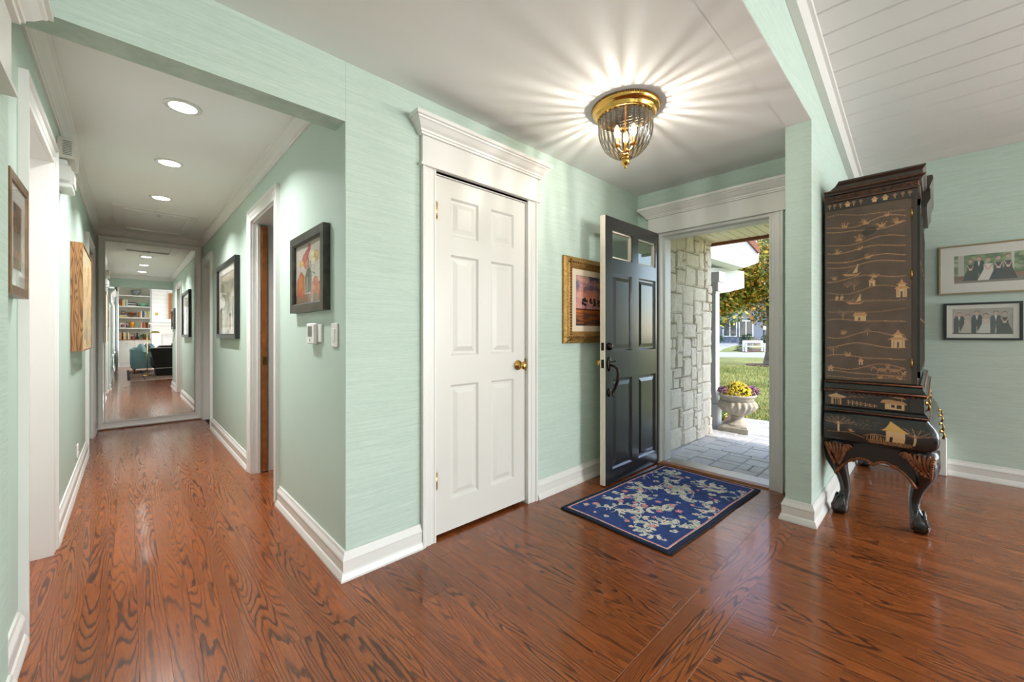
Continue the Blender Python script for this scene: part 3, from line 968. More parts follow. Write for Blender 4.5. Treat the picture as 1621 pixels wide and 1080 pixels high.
# attic hatch, downlights, smoke detector ---------------------------------
ah = thing('attic_hatch', (0.22, 5.98, ZH), 'white framed attic hatch panel in the hall ceiling', 'hatch')
hx0, hx1, hy0, hy1 = -0.112, 0.548, 5.43, 6.60
fr = MB()
for (a, b, c, d) in ((hx0, hx0 + 0.075, hy0, hy1), (hx1 - 0.075, hx1, hy0, hy1), (hx0 + 0.075, hx1 - 0.075, hy0, hy0 + 0.075), (hx0 + 0.075, hx1 - 0.075, hy1 - 0.075, hy1)):
    fr.box(a, b, c, d, ZH - 0.016, ZH)
for (a, b, c, d) in ((hx0 + 0.075, hx0 + 0.090, hy0 + 0.075, hy1 - 0.075), (hx1 - 0.090, hx1 - 0.075, hy0 + 0.075, hy1 - 0.075), (hx0 + 0.090, hx1 - 0.090, hy0 + 0.075, hy0 + 0.090), (hx0 + 0.090, hx1 - 0.090, hy1 - 0.090, hy1 - 0.075)):
    fr.box(a, b, c, d, ZH - 0.024, ZH)
ob('frame', fr, M['white'], ah)
ob('panel', MB().box(hx0 + 0.090, hx1 - 0.090, hy0 + 0.090, hy1 - 0.090, ZH - 0.006, ZH), M['ceil'], ah)
rg = MB().tube([(0.225 + 0.012 * math.cos(2 * PI * k / 12), 5.56, ZH - 0.028 + 0.012 * math.sin(2 * PI * k / 12)) for k in range(13)], 0.0025, 6)
rg.tube([(0.225, 5.56, ZH - 0.005), (0.225, 5.56, ZH - 0.018)], 0.004, 6)
ob('pull_ring', rg, M['chrome'], ah)

M['led'] = emitter('downlight_lens', (1, 0.97, 0.92, 1), 14.0)
for k, (y, l) in enumerate(((2.865, 'round recessed downlight in the hall ceiling nearest the header'), (3.870, 'round recessed downlight in the hall ceiling, middle of the row'), (4.920, 'round recessed downlight in the hall ceiling before the attic hatch'))):
    t = thing('ceiling_downlight', (0.217, y, ZH), l, 'downlight', 'downlights along the hall ceiling')
    ob('trim_ring', MB().lathe([(0.062, 0.0), (0.085, 0.0), (0.085, -0.004), (0.062, -0.007), (0.062, 0.0)], (0.217, y, ZH), 28), M['plastic'], t)
    ob('lens', MB().lathe([(0.0001, -0.004), (0.062, -0.004)], (0.217, y, ZH), 28), M['led'], t)
    add_light('downlight_lamp', 'AREA', (0.217, y, ZH - 0.012), 15, (1.0, 0.985, 0.97), (0, 0, -1), 0.12, shape='DISK', spread=2.3)
sd = thing('smoke_detector', (0.24, 2.26, ZH), 'flat round white smoke detector by the header, seen in the mirror', 'detector')
ob('body', MB().lathe([(0.06, 0), (0.06, -0.02), (0.05, -0.032), (0.0001, -0.034)], (0.24, 2.26, ZH), 24), M['plastic'], sd)

# ------------------------------------------------------------------ hall mirror
def mirror_mat():
    t = NT('mirror_silver')
    t.b.inputs['Base Color'].default_value = (0.93, 0.94, 0.935, 1)
    t.b.inputs['Metallic'].default_value = 1.0
    t.b.inputs['Roughness'].default_value = 0.004
    return t.m
M['mirror'] = mirror_mat()
mr = thing('wall_mirror', (0.225, YE, 0), 'tall white framed mirror filling the end of the hall', 'mirror')
mx0, mx1, mz1 = -0.272, 0.718, 2.338
ga = MB().box(mx0 + 0.05, mx1 - 0.05, 0.0, 0.004, 0.08, mz1 - 0.04)
ga.xf(Matrix.Translation((0.225, 6.850, 1.2)) @ Matrix.Rotation(math.radians(MIR_RZ), 4, 'Z') @ Matrix.Rotation(math.radians(MIR_RX), 4, 'X') @ Matrix.Translation((-0.225, 0, -1.2)))
ob('mirror_glass', ga, M['mirror'], mr)
MF = [(0, 0), (0.016, 0), (0.030, 0.006), (0.036, 0.016), (0.030, 0.030), (0.028, 0.050), (0.032, 0.060), (0.032, 0.070), (0, 0.070)]
def mrail(name, p0, p1, up, k0, k1):
    m = MB()
    p0, p1, up_ = Vector(p0), Vector(p1), Vector(up)
    d = (p1 - p0).normalized(); n = len(MF); O = Vector((0, -1, 0))
    vs = [p0 + O * (o + 0.008) * (1 if o else 0) + up_ * u + d * (k0 * u) for o, u in MF] + [p1 + O * (o + 0.008) * (1 if o else 0) + up_ * u + d * (k1 * u) for o, u in MF]
    fs = [(i, (i + 1) % n, (i + 1) % n + n, i + n) for i in range(n)] + [tuple(range(n - 1, -1, -1)), tuple(range(n, 2 * n))]
    m.add(vs, fs)
    ob(name, m, M['white'], mr)
mrail('frame_rail', (mx0, YE, 0), (mx1, YE, 0), (0, 0, 1.45), 0.7, -0.7)
mrail('frame_rail', (mx0, YE, mz1), (mx1, YE, mz1), (0, 0, -1), 1, -1)
mrail('frame_stile', (mx0, YE, 0), (mx0, YE, mz1), (1, 0, 0), 1.45, -1)
mrail('frame_stile', (mx1, YE, 0), (mx1, YE, mz1), (-1, 0, 0), 1.45, -1)

# ------------------------------------------------------------------ framed pictures
def picture(name, axis, plane, out, a0, a1, z0, z1, depth, fw, fmat, art, label, cat='picture', mat_w=0.0, mat_col=None, glass=True, fprof=None, flip=False, artmat=None, group=None, recess=None):
    """frame of four mitred rails, optional mat board, printed art, glass"""
    P = (lambda a, z, d: (plane + out * d, a, z)) if axis == 'x' else (lambda a, z, d: (a, plane + out * d, z))
    t = thing(name, P((a0 + a1) / 2, z0, 0), label, cat, group)
    prof = fprof or [(0, 0), (depth, 0), (depth, fw * 0.85), (depth - 0.008, fw), (0, fw)]
    O = Vector(P(0, 0, 1)) - Vector(P(0, 0, 0))
    A = Vector(P(1, 0, 0)) - Vector(P(0, 0, 0))
    Z = Vector((0, 0, 1))
    def rail(p0, p1, up):
        p0, p1 = Vector(p0), Vector(p1); d = (p1 - p0).normalized(); n = len(prof)
        vs = [p0 + O * o + up * u + d * u for o, u in prof] + [p1 + O * o + up * u - d * u for o, u in prof]
        fs = [(i, (i + 1) % n, (i + 1) % n + n, i + n) for i in range(n)] + [tuple(range(n - 1, -1, -1)), tuple(range(n, 2 * n))]
        ob('frame_rail', MB().add(vs, fs), fmat, t)
    rail(P(a0, z0, 0), P(a1, z0, 0), Z); rail(P(a0, z1, 0), P(a1, z1, 0), -Z)
    rail(P(a0, z0, 0), P(a0, z1, 0), A); rail(P(a1, z0, 0), P(a1, z1, 0), -A)
    inner = depth * 0.45 if recess is None else depth - recess
    b0, b1, c0, c1 = a0 + fw * 0.9, a1 - fw * 0.9, z0 + fw * 0.9, z1 - fw * 0.9
    if mat_w:
        m = MB(); w = mat_w
        for (p, q, r, s) in ((b0, b0 + w, c0, c1), (b1 - w, b1, c0, c1), (b0 + w, b1 - w, c0, c0 + w), (b0 + w, b1 - w, c1 - w, c1)):
            x0, y0, _ = P(p, 0, inner); x1, y1, _ = P(q, 0, inner + 0.003)
            m.box(x0, x1, y0, y1, r, s)
        ob('mat_board', m, mat_col, t)
        b0, b1, c0, c1 = b0 + w, b1 - w, c0 + w, c1 - w
    # left edge of the print as a viewer in the room sees it
    # viewer looks along -out: for axis x/out -1 the viewer looks +x, left is +y
    if axis == 'x': lo_left = out > 0
    else: lo_left = out < 0
    # axis x, out +1: viewer looks -x, left is -y (low). axis y, out -1: viewer looks +y, left is -x (low)
    if lo_left: me = art.mesh('print', P(b0, c0, inner), A * (b1 - b0), Z * (c1 - c0))
    else: me = art.mesh('print', P(b1, c0, inner), A * (b0 - b1), Z * (c1 - c0))
    me.materials.append(artmat or M['print'])
    ob('print', me, None, t)
    if glass:
        x0, y0, _ = P(a0 + fw * 0.9, 0, max(depth * 0.62, inner + 0.004)); x1, y1, _ = P(a1 - fw * 0.9, 0, max(depth * 0.62, inner + 0.004) + 0.001)
        ob('glass', MB().box(x0, x1, y0, y1, z0 + fw * 0.9, z1 - fw * 0.9), M['pictureglass'], t)
    return t

M['frameblack'] = simple('black_wood_frame', rgb(26, 26, 27), 0.3, vary=0.3, vscale=12)
M['framegrey'] = simple('brushed_dark_frame', rgb(70, 70, 66), 0.32, 0.3, vary=0.35, vscale=25)
M['framebrown'] = simple('bronze_brown_frame', rgb(122, 92, 62), 0.35, 0.3, vary=0.25, vscale=20)
M['gold'] = simple('gilt_frame', rgb(176, 138, 78), 0.42, 0.6, vary=0.35, vscale=60, bump=0.5, bscale=180)
M['golddark'] = simple('dark_gilt', rgb(120, 84, 42), 0.5, 0.5, vary=0.45, vscale=90, bump=0.7, bscale=200)
M['matwhite'] = simple('mat_board_white', rgb(232, 229, 222), 0.8)
M['linen'] = simple('linen_liner', rgb(222, 206, 184), 0.8)

# flower still life by the thermostat
a = Raster(96, 120, (206, 198, 186))
a.grain(0.05, 3, 12)
a.rect(0.0, 1.0, 0.0, 0.16, (140, 104, 76)); a.rect(0.0, 1.0, 0.0, 0.03, (120, 92, 74))
a.poly([(0.04, 0.16), (0.06, 0.42), (0.22, 0.55), (0.34, 0.46), (0.36, 0.16)], (184, 92, 44))
a.poly([(0.10, 0.20), (0.12, 0.46), (0.24, 0.50), (0.30, 0.24)], (206, 132, 72))
for (x, y, r) in ((0.66, 0.24, 0.13), (0.84, 0.22, 0.12), (0.24, 0.19, 0.10), (0.74, 0.34, 0.09)): a.ell(x, y, r, r * 0.8, (192, 84, 38)); a.ell(x + 0.03, y + 0.02, r * 0.5, r * 0.4, (214, 128, 64))
a.poly([(0.38, 0.18), (0.36, 0.44), (0.44, 0.56), (0.56, 0.56), (0.62, 0.44), (0.60, 0.18)], (96, 104, 84))
a.rect(0.42, 0.47, 0.20, 0.44, (164, 172, 150)); a.rect(0.52, 0.55, 0.22, 0.40, (70, 62, 46))
for (x0, y0, x1, y1) in ((0.50, 0.54, 0.34, 0.82), (0.50, 0.54, 0.48, 0.90), (0.52, 0.54, 0.60, 0.80), (0.52, 0.54, 0.76, 0.72), (0.48, 0.54, 0.22, 0.70), (0.54, 0.52, 0.70, 0.46)): a.line([(x0, y0), (x1, y1)], 0.02, (70, 86, 56))
for (x, y, rx, ry, c) in ((0.46, 0.80, 0.11, 0.08, (168, 72, 66)), (0.52, 0.90, 0.05, 0.07, (160, 58, 58)), (0.36, 0.74, 0.10, 0.09, (182, 88, 76)), (0.22, 0.68, 0.09, 0.06, (216, 176, 104)), (0.60, 0.76, 0.11, 0.09, (226, 212, 176)), (0.76, 0.72, 0.08, 0.09, (214, 178, 112)), (0.40, 0.64, 0.07, 0.07, (196, 120, 100)), (0.66, 0.66, 0.07, 0.05, (232, 220, 190))):
    a.ell(x, y, rx, ry, c); a.ell(x + 0.02, y + 0.02, rx * 0.45, ry * 0.45, tuple(min(255, v + 24) for v in c))
a.grain(0.10, 5)
picture('flower_print', 'x', XR, -1, 2.112, 2.680, 1.276, 1.716, 0.036, 0.052, M['framegrey'], a, 'black framed print of flowers in a vase above the thermostat')

# pale arched interior further along
a = Raster(80, 140, (196, 186, 164))
a.rect(0.10, 0.90, 0.06, 0.86, (150, 146, 128))
for k in range(6): a.line([(0.30 + 0.09 * k, 0.82), (0.45 + 0.05 * k, 0.55), (0.46 + 0.05 * k, 0.1)], 0.035, (206 - 6 * k, 198 - 6 * k, 176 - 4 * k))
a.ell(0.6, 0.62, 0.28, 0.16, (176, 168, 146)); a.rect(0.30, 0.52, 0.10, 0.50, (208, 204, 190)); a.rect(0.62, 0.72, 0.10, 0.46, (120, 112, 92))
a.rect(0.14, 0.26, 0.10, 0.50, (226, 222, 212)); a.rect(0.10, 0.90, 0.06, 0.20, (210, 204, 188)); a.rect(0.78, 0.84, 0.16, 0.36, (96, 84, 60))
a.grain(0.14, 9, 14); a.grain(0.05, 2)
picture('arch_print', 'x', XR, -1, 4.40, 5.47, 1.108, 1.878, 0.040, 0.046, M['frameblack'], a, 'black framed pale architectural print between the hall doorways', mat_w=0.07, mat_col=M['matwhite'])

# small bronze framed print by the near doorway
a = Raster(70, 90, (150, 96, 36))
a.grain(0.35, 4, 7)
for k in range(60):
    r = random.Random(k); a.ell(r.random(), r.random(), r.uniform(0.03, 0.13), r.uniform(0.03, 0.12), r.choice([(190, 120, 40), (96, 66, 36), (60, 52, 44), (210, 150, 60), (120, 110, 88)]), 0.7)
a.poly([(0.25, 0.35), (0.4, 0.6), (0.75, 0.62), (0.8, 0.4), (0.55, 0.3)], (96, 92, 80), 0.8)
a.grain(0.18, 6)
picture('abstract_print', 'x', XL, 1, 1.945, 2.262, 1.280, 1.668, 0.036, 0.034, M['framebrown'], a, 'small bronze framed abstract print beside the near left doorway', mat_w=0.055, mat_col=M['matwhite'], recess=0.008)

# deep wood-sided canvas
a = Raster(90, 100, (206, 182, 140))
for k in range(160):
    r = random.Random(100 + k); x = r.random(); y = r.random(); h = r.uniform(0.04, 0.22)
    c = r.choice([(222, 190, 140), (198, 150, 92), (170, 176, 160), (226, 208, 178), (150, 150, 140), (206, 140, 70), (120, 130, 116)])
    a.rect(x, x + r.uniform(0.03, 0.10), y, y + h, c, 0.6)
a.grain(0.12, 8)
M['woodside'] = None
def woodgrain(name, c0, c1, sx=(30, 30, 3)):
    t = NT(name)
    p = t.scaled(t.obj(), sx)
    n = t.noise(p, 1.0, 1.5, 0.5, 0.4)
    rg_ = t.math('FRACT', t.math('MULTIPLY', n, 11.0))
    t.l(t.ramp(rg_, [(0.0, c1), (0.3, c0), (0.6, c0), (1.0, c1)]), t.b.inputs['Base Color'])
    t.b.inputs['Roughness'].default_value = 0.45
    return t.m
M['woodside'] = woodgrain('oak_box_frame', rgb(164, 118, 74), rgb(98, 60, 32), (26, 26, 2.4))
FP = [(0, 0), (0.062, 0), (0.062, 0.008), (0.050, 0.010), (0, 0.010)]
picture('canvas_painting', 'x', XL, 1, 4.190, 5.150, 1.030, 1.806, 0.062, 0.010, M['woodside'], a, 'deep oak boxed abstract canvas on the left hall wall', 'painting', glass=False, fprof=FP, recess=0.006)

# gold framed landscape half hidden by the open door
a = Raster(120, 90, (96, 84, 110))
Y, X = a.Y, a.X
def lerp(m, c0, c1): return np.array(c0) * (1 - m[..., None]) + np.array(c1) * m[..., None]
a.a = np.where((Y > 0.33)[..., None], lerp(np.clip((Y - 0.33) / 0.67, 0, 1), (206, 150, 150), (70, 76, 110)), lerp(np.clip(Y / 0.33, 0, 1), (40, 34, 44), (186, 96, 30)))
for k in range(46):
    r = random.Random(300 + k); x, y = r.random(), r.uniform(0.45, 0.98)
    a.ell(x, y, r.uniform(0.05, 0.14), r.uniform(0.04, 0.10), r.choice([(214, 158, 150), (226, 150, 120), (120, 112, 140), (84, 84, 112), (236, 176, 150)]), 0.45)
a.ell(0.30, 0.62, 0.16, 0.10, (232, 140, 100), 0.6)
for k in range(60):
    r = random.Random(400 + k); a.ell(r.random(), r.uniform(0.02, 0.30), r.uniform(0.05, 0.2), r.uniform(0.01, 0.03), r.choice([(200, 110, 36), (110, 60, 30), (50, 48, 70), (150, 84, 34)]), 0.55)
for x in (0.20, 0.36, 0.52, 0.62, 0.80):
    a.line([(x, 0.33), (x + 0.01, 0.45)], 0.012, (40, 30, 34))
    for k in range(14):
        r = random.Random(int(x * 1000) + k); a.ell(x + r.uniform(-0.06, 0.06), 0.47 + r.uniform(-0.05, 0.07), 0.022, 0.028, r.choice([(48, 40, 40), (70, 52, 44), (36, 32, 38)]))
a.rect(0, 1, 0.315, 0.345, (52, 38, 36), 0.8)
a.grain(0.10, 11)
GP = [(0, 0), (0.020, 0), (0.026, 0.012), (0.030, 0.022), (0.040, 0.030), (0.050, 0.048), (0.046, 0.062), (0.034, 0.078), (0.022, 0.092), (0.018, 0.100), (0, 0.100)]
pt = picture('landscape_painting', 'y', YC, -1, 2.340, 3.240, 1.083, 1.742, 0.050, 0.100, M['gold'], a, 'gilt framed sunset landscape with trees beside the open door', 'painting', mat_w=0.045, mat_col=M['linen'], glass=False, fprof=GP)
orn = MB()
for (x0, x1, zz) in ((2.36, 3.22, 1.742 - 0.047), (2.36, 3.22, 1.083 + 0.047)):
    n = 40
    for k in range(n): orn.ball((x0 + (x1 - x0) * (k + 0.5) / n, YC - 0.049, zz), 0.0095, 8, 5, 1.0, 0.7, 1.0)
for (z0, z1, xx) in ((1.10, 1.72, 2.340 + 0.047),):
    n = 30
    for k in range(n): orn.ball((xx, YC - 0.049, z0 + (z1 - z0) * (k + 0.5) / n), 0.0095, 8, 5, 1.0, 0.7, 1.0)
ob('carved_ornament', orn, M['golddark'], pt)

# wedding photographs on the far wall (guests as soft printed figures)
def people(a, spec, base):
    for (x, h, w, dress, body) in spec:
        sk = (206, 170, 148)
        if dress: a.poly([(x - w * 1.0, base), (x + w * 1.0, base), (x + w * 0.42, base + h * 0.50), (x + w * 0.42, base + h * 0.74), (x - w * 0.42, base + h * 0.74), (x - w * 0.42, base + h * 0.50)], body)
        else:
            a.poly([(x - w * 0.62, base), (x - w * 0.1, base), (x, base + h * 0.4), (x + w * 0.1, base), (x + w * 0.62, base), (x + w * 0.60, base + h * 0.72), (x + w * 0.45, base + h * 0.83), (x - w * 0.45, base + h * 0.83), (x - w * 0.60, base + h * 0.72)], body)
            a.poly([(x - w * 0.14, base + h * 0.82), (x + w * 0.14, base + h * 0.82), (x, base + h * 0.58)], (228, 226, 222))
        a.ell(x, base + h * 0.955, w * 0.29, h * 0.075, (74, 56, 46)); a.ell(x, base + h * 0.92, w * 0.25, h * 0.085, sk)
        if dress:
            a.line([(x - w * 0.4, base + h * 0.72), (x - w * 0.1, base + h * 0.52)], w * 0.14, sk); a.line([(x + w * 0.4, base + h * 0.72), (x + w * 0.1, base + h * 0.52)], w * 0.14, sk)
            a.ell(x, base + h * 0.52, w * 0.22, h * 0.05, (222, 190, 176))
a = Raster(150, 88, (112, 130, 92))
a.grain(0.35, 21, 16)
for k in range(70):
    r = random.Random(500 + k); a.ell(r.random(), r.uniform(0.45, 1.0), r.uniform(0.02, 0.07), r.uniform(0.03, 0.08), r.choice([(120, 146, 92), (160, 178, 130), (86, 108, 70), (190, 198, 170)]), 0.6)
a.rect(0.06, 0.15, 0.2, 1.0, (196, 194, 186)); a.rect(0.80, 0.84, 0.3, 1.0, (210, 208, 200)); a.rect(0, 1, 0, 0.12, (128, 116, 106)); a.rect(0, 0.2, 0.10, 0.26, (128, 84, 66)); a.rect(0.80, 1.0, 0.14, 0.30, (150, 104, 84))
people(a, [(0.24, 0.76, 0.115, True, (48, 36, 38)), (0.36, 0.82, 0.130, False, (34, 34, 44)), (0.49, 0.76, 0.150, True, (232, 226, 218)), (0.63, 0.80, 0.130, True, (34, 38, 62)), (0.76, 0.84, 0.125, True, (46, 34, 36))], 0.08)
M['framechamp'] = simple('champagne_frame', rgb(150, 132, 100), 0.35, 0.6)
picture('wedding_photo', 'x', XF, -1, -0.560, -0.022, 1.474, 1.868, 0.022, 0.012, M['framechamp'], a, 'champagne framed colour wedding photograph above the black framed one', 'photo', mat_w=0.075, mat_col=M['matwhite'])
a = Raster(150, 88, (176, 168, 160))
a.grain(0.06, 31, 10); a.rect(0, 1, 0, 0.04, (40, 36, 34)); a.rect(0.0, 0.28, 0.6, 0.9, (190, 172, 164))
people(a, [(0.12, 0.80, 0.15, False, (44, 30, 30)), (0.26, 0.72, 0.13, True, (196, 188, 176)), (0.42, 0.84, 0.155, False, (34, 28, 28)), (0.57, 0.74, 0.15, True, (206, 204, 198)), (0.73, 0.82, 0.15, False, (44, 48, 60)), (0.87, 0.80, 0.14, True, (36, 32, 32))], 0.04)
picture('wedding_photo', 'x', XF, -1, -0.456, -0.052, 1.106, 1.402, 0.024, 0.016, M['frameblack'], a, 'black framed sepia wedding party photograph', 'photo', mat_w=0.032, mat_col=M['matwhite'])

# ------------------------------------------------------------------ small wall fittings
th = thing('thermostat', (XR, 2.31, 1.10), 'small white wall thermostat with grey screen under the flower print', 'thermostat')
ob('wall_plate', MB().bbox(XR - 0.012, XR, 2.215, 2.345, 1.110, 1.205, 0.003), M['plastic'], th)
ob('body', MB().bbox(XR - 0.030, XR - 0.010, 2.265, 2.392, 1.100, 1.212, 0.006), M['plastic'], th)
M['lcd'] = simple('lcd_screen', rgb(120, 126, 122), 0.2)
ob('screen', MB().box(XR - 0.0312, XR - 0.030, 2.300, 2.366, 1.140, 1.196), M['lcd'], th)
ob('button', MB().lathe([(0.007, 0), (0.006, 0.002), (0.0001, 0.0022)], n=12).xf(Matrix.Translation((XR - 0.030, 2.333, 1.120)) @ Matrix.Rotation(-PI / 2, 4, 'Y')), M['lcd'], th)
ls = thing('light_switch', (XR, 2.05, 1.09), 'slim white light switch beside the wall corner', 'light switch')
ob('plate', MB().bbox(XR - 0.008, XR, 2.000, 2.082, 1.090, 1.208, 0.003), M['plastic'], ls)
ob('paddle', MB().bbox(XR - 0.012, XR - 0.006, 2.026, 2.056, 1.118, 1.180, 0.002), M['plastic'], ls)
ou = thing('wall_outlet', (XL, 4.72, 0.21), 'small white electrical outlet above the left baseboard', 'outlet')
ob('plate', MB().bbox(XL, XL + 0.007, 4.665, 4.755, 0.175, 0.275, 0.002), M['plastic'], ou)
ob('socket', MB().bbox(XL + 0.006, XL + 0.010, 4.690, 4.730, 0.185, 0.218, 0.002).bbox(XL + 0.006, XL + 0.010, 4.690, 4.730, 0.232, 0.265, 0.002), M['matwhite'], ou)
ch = thing('door_chime', (XL, 3.53, 2.15), 'beige louvred door chime box under the crown moulding', 'door chime')
M['beige'] = simple('beige_plastic', rgb(208, 202, 192), 0.5)
ob('housing', MB().bbox(XL, XL + 0.070, 3.44, 3.74, 2.165, 2.285, 0.004), M['beige'], ch)
for k in range(9):
    z = 2.185 + k * 0.0095
    ob('louvre', MB().box(XL + 0.024, XL + 0.060, 3.4385, 3.4405, z, z + 0.004), M['lcd'], ch)
cb = thing('alarm_box', (XL, 3.50, 1.98), 'stepped white alarm sounder box below the chime', 'alarm')
ob('housing', MB().bbox(XL, XL + 0.056, 3.43, 3.66, 2.035, 2.125, 0.006), M['plastic'], cb)
ob('cover', MB().bbox(XL, XL + 0.066, 3.46, 3.63, 2.020, 2.110, 0.010), M['plastic'], cb)
ob('neck', MB().bbox(XL, XL + 0.040, 3.46, 3.60, 2.122, 2.162, 0.005), M['plastic'], cb)
ob('ribbed_base', MB().bbox(XL, XL + 0.060, 3.44, 3.64, 1.998, 2.022, 0.005), M['plastic'], cb)

# baseboard heater behind the cabinet
bh = thing('baseboard_heater', (XF, 0.1, 0), 'white baseboard heater with louvres on the far wall', 'heater')
ob('cover', MB().bbox(XF - 0.075, XF, -0.068, 0.47, 0.0, 0.305, 0.006), M['white'], bh)
lv = MB()
for k in range(12):
    ob('louvre', MB().box(XF - 0.0765, XF - 0.0745, -0.030 + k * 0.040, -0.012 + k * 0.040, 0.06, 0.20), M['lcd'], bh)

# ------------------------------------------------------------------ foyer flush lamp
LX, LY = 2.052, 1.217
fl = thing('ceiling_lamp', (LX, LY, ZC), 'brass flush mount lamp with ribbed clear glass bell', 'lamp')
pan = [(0.0001, 0), (0.178, 0), (0.187, -0.006), (0.187, -0.014), (0.182, -0.024), (0.176, -0.030), (0.170, -0.032), (0.166, -0.040), (0.162, -0.052), (0.160, -0.058), (0.152, -0.058), (0.146, -0.040), (0.120, -0.026), (0.0001, -0.022)]
ob('brass_pan', MB().lathe(pan, (LX, LY, ZC), 56), M['brass'], fl)
rp = MB()
for k in range(90):
    t_ = 2 * PI * k / 90
    rp.ball((LX + 0.186 * math.cos(t_), LY + 0.186 * math.sin(t_), ZC - 0.006), 0.006, 6, 4, 1, 1, 1)
ob('rope_border', rp, M['oldbrass'], fl)
def lamp_glass():
    t = NT('ribbed_lamp_glass')
    tr = t.n('ShaderNodeBsdfTransparent')
    gl = t.n('ShaderNodeBsdfGlossy'); gl.inputs['Roughness'].default_value = 0.03
    lw = t.n('ShaderNodeLayerWeight'); lw.inputs[0].default_value = 0.5
    fac = lw.outputs['Facing']
    c = t.ramp(fac, [(0.0, (0.99, 0.985, 0.97, 1)), (0.5, (0.85, 0.83, 0.78, 1)), (1.0, (0.45, 0.41, 0.33, 1))])
    sx = t.n('ShaderNodeSeparateXYZ'); t.l(t.pos(), sx.inputs[0])
    th_ = t.math('ARCTAN2', t.math('SUBTRACT', sx.outputs[1], LY), t.math('SUBTRACT', sx.outputs[0], LX))
    rib = t.math('MULTIPLY_ADD', t.math('COSINE', t.math('MULTIPLY', th_, 30.0)), 0.5, 0.5)
    streak_tint = t.ramp(rib, [(0.0, (1, 1, 1, 1)), (0.45, (0.9, 0.89, 0.86, 1)), (0.75, (0.42, 0.40, 0.36, 1)), (1.0, (0.28, 0.26, 0.22, 1))])  # ribs tinted dark to throw streaks on the ceiling, in place of refraction
    t.l(t.mix(1.0, c, streak_tint, 'MULTIPLY'), tr.inputs[0])
    mx = t.n('ShaderNodeMixShader')
    t.l(t.math('MULTIPLY_ADD', t.math('POWER', fac, 3.0), 0.5, 0.10), mx.inputs[0])
    t.l(tr.outputs[0], mx.inputs[1]); t.l(gl.outputs[0], mx.inputs[2]); t.l(mx.outputs[0], t.out.inputs[0])
    return t.m
M['lampglass'] = lamp_glass()
prof = []
for k in range(19):
    s_ = k / 18
    z = -0.058 - 0.222 * s_
    r = 0.150 * (1 - 0.05 * s_) if s_ < 0.25 else 0.150 * math.sqrt(max(0.0, 1 - ((s_ - 0.16) / 0.87) ** 2.3))
    prof.append((max(r, 0.022), z))
ob('glass_bell', MB().lathe(prof, (LX, LY, ZC), 240, True, 30, 0.022), M['lampglass'], fl)
ob('finial', MB().lathe([(0.0001, -0.268), (0.030, -0.268), (0.032, -0.274), (0.022, -0.280), (0.020, -0.288), (0.024, -0.292), (0.026, -0.300), (0.022, -0.314), (0.012, -0.324), (0.006, -0.328), (0.009, -0.334), (0.006, -0.341), (0.0001, -0.344)], (LX, LY, ZC), 24, True), M['brass'], fl)
ob('stem', MB().tube([(LX, LY, ZC - 0.04), (LX, LY, ZC - 0.27)], 0.006, 10), M['brass'], fl)
M['bulb'] = emitter('bulb_filament_glow', (1.0, 0.80, 0.52, 1), 45.0)
for k in range(3):
    t_ = 2 * PI * k / 3 + 0.5
    bx, by = LX + 0.052 * math.cos(t_), LY + 0.052 * math.sin(t_)
    ob('bulb_arm', MB().tube([(LX, LY, ZC - 0.245), (LX + 0.03 * math.cos(t_), LY + 0.03 * math.sin(t_), ZC - 0.250), (bx, by, ZC - 0.232), (bx, by, ZC - 0.205)], 0.005, 8).lathe([(0.0001, -0.222), (0.020, -0.222), (0.022, -0.216), (0.010, -0.208), (0.010, -0.176), (0.0001, -0.176)], (bx, by, ZC), 14), M['brass'], fl)
    ob('bulb', MB().lathe([(0.006, -0.174), (0.013, -0.160), (0.015, -0.145), (0.012, -0.125), (0.006, -0.108), (0.0001, -0.100)], (bx, by, ZC), 14), M['bulb'], fl)
    add_light('lamp_bulb', 'POINT', (LX + 0.036 * math.cos(t_ + 0.5), LY + 0.036 * math.sin(t_ + 0.5), ZC - 0.175), LAMP_W, (1.0, 0.95, 0.88), size=0.006)

# ------------------------------------------------------------------ entrance rug
RW, RH = 1.320, 0.752
a = Raster(330, 188, (40, 66, 128))
a.grain(0.16, 40, 40); a.grain(0.14, 41)
navy = (24, 34, 66)
r = random.Random(12)
cream, pink, sage, blush = (224, 219, 206), (222, 134, 140), (186, 194, 178), (230, 190, 186)
def vine(x, y, ang, L, curl, wd=0.0055, depth=0):
    pts = [(x, y)]
    n = 22
    for _ in range(40):          # keep the stem inside the field
        x2, y2, a2 = x, y, ang
        for i in range(n):
            a2 += curl / n * (1 + 0.6 * i / n); x2 += math.cos(a2) * L / n; y2 += math.sin(a2) * L / n * a.asp
        if 0.06 < x2 < 0.94 and 0.08 < y2 < 0.92: break
        ang = r.uniform(0, 2 * PI)
    for i in range(n):
        ang += curl / n * (1 + 0.6 * i / n)
        x += math.cos(ang) * L / n; y += math.sin(ang) * L / n * a.asp
        pts.append((x, y))
        if depth == 0 and i % 4 == 1: leafs.append((x, y, ang + (1 if i % 2 else -1) * r.uniform(0.6, 1.2)))
        if depth == 0 and i % 8 == 5: subs.append((x, y, ang + r.choice([-1, 1]) * 0.8))
    a.line(pts, wd, cream)
    ends.append((x, y))
leafs, subs, ends = [], [], []
for jy in range(5):
    for jx in range(8):
        x = 0.06 + (jx + r.uniform(0.1, 0.9)) / 8 * 0.88
        y = 0.07 + (jy + r.uniform(0.1, 0.9)) / 5 * 0.86
        vine(x, y, r.uniform(0, 2 * PI), r.uniform(0.12, 0.20), r.choice([-1, 1]) * r.uniform(1.2, 2.6), 0.0055)
for (x, y, g) in list(subs): vine(x, y, g, r.uniform(0.03, 0.07), r.uniform(-2, 2), 0.0035, 1)
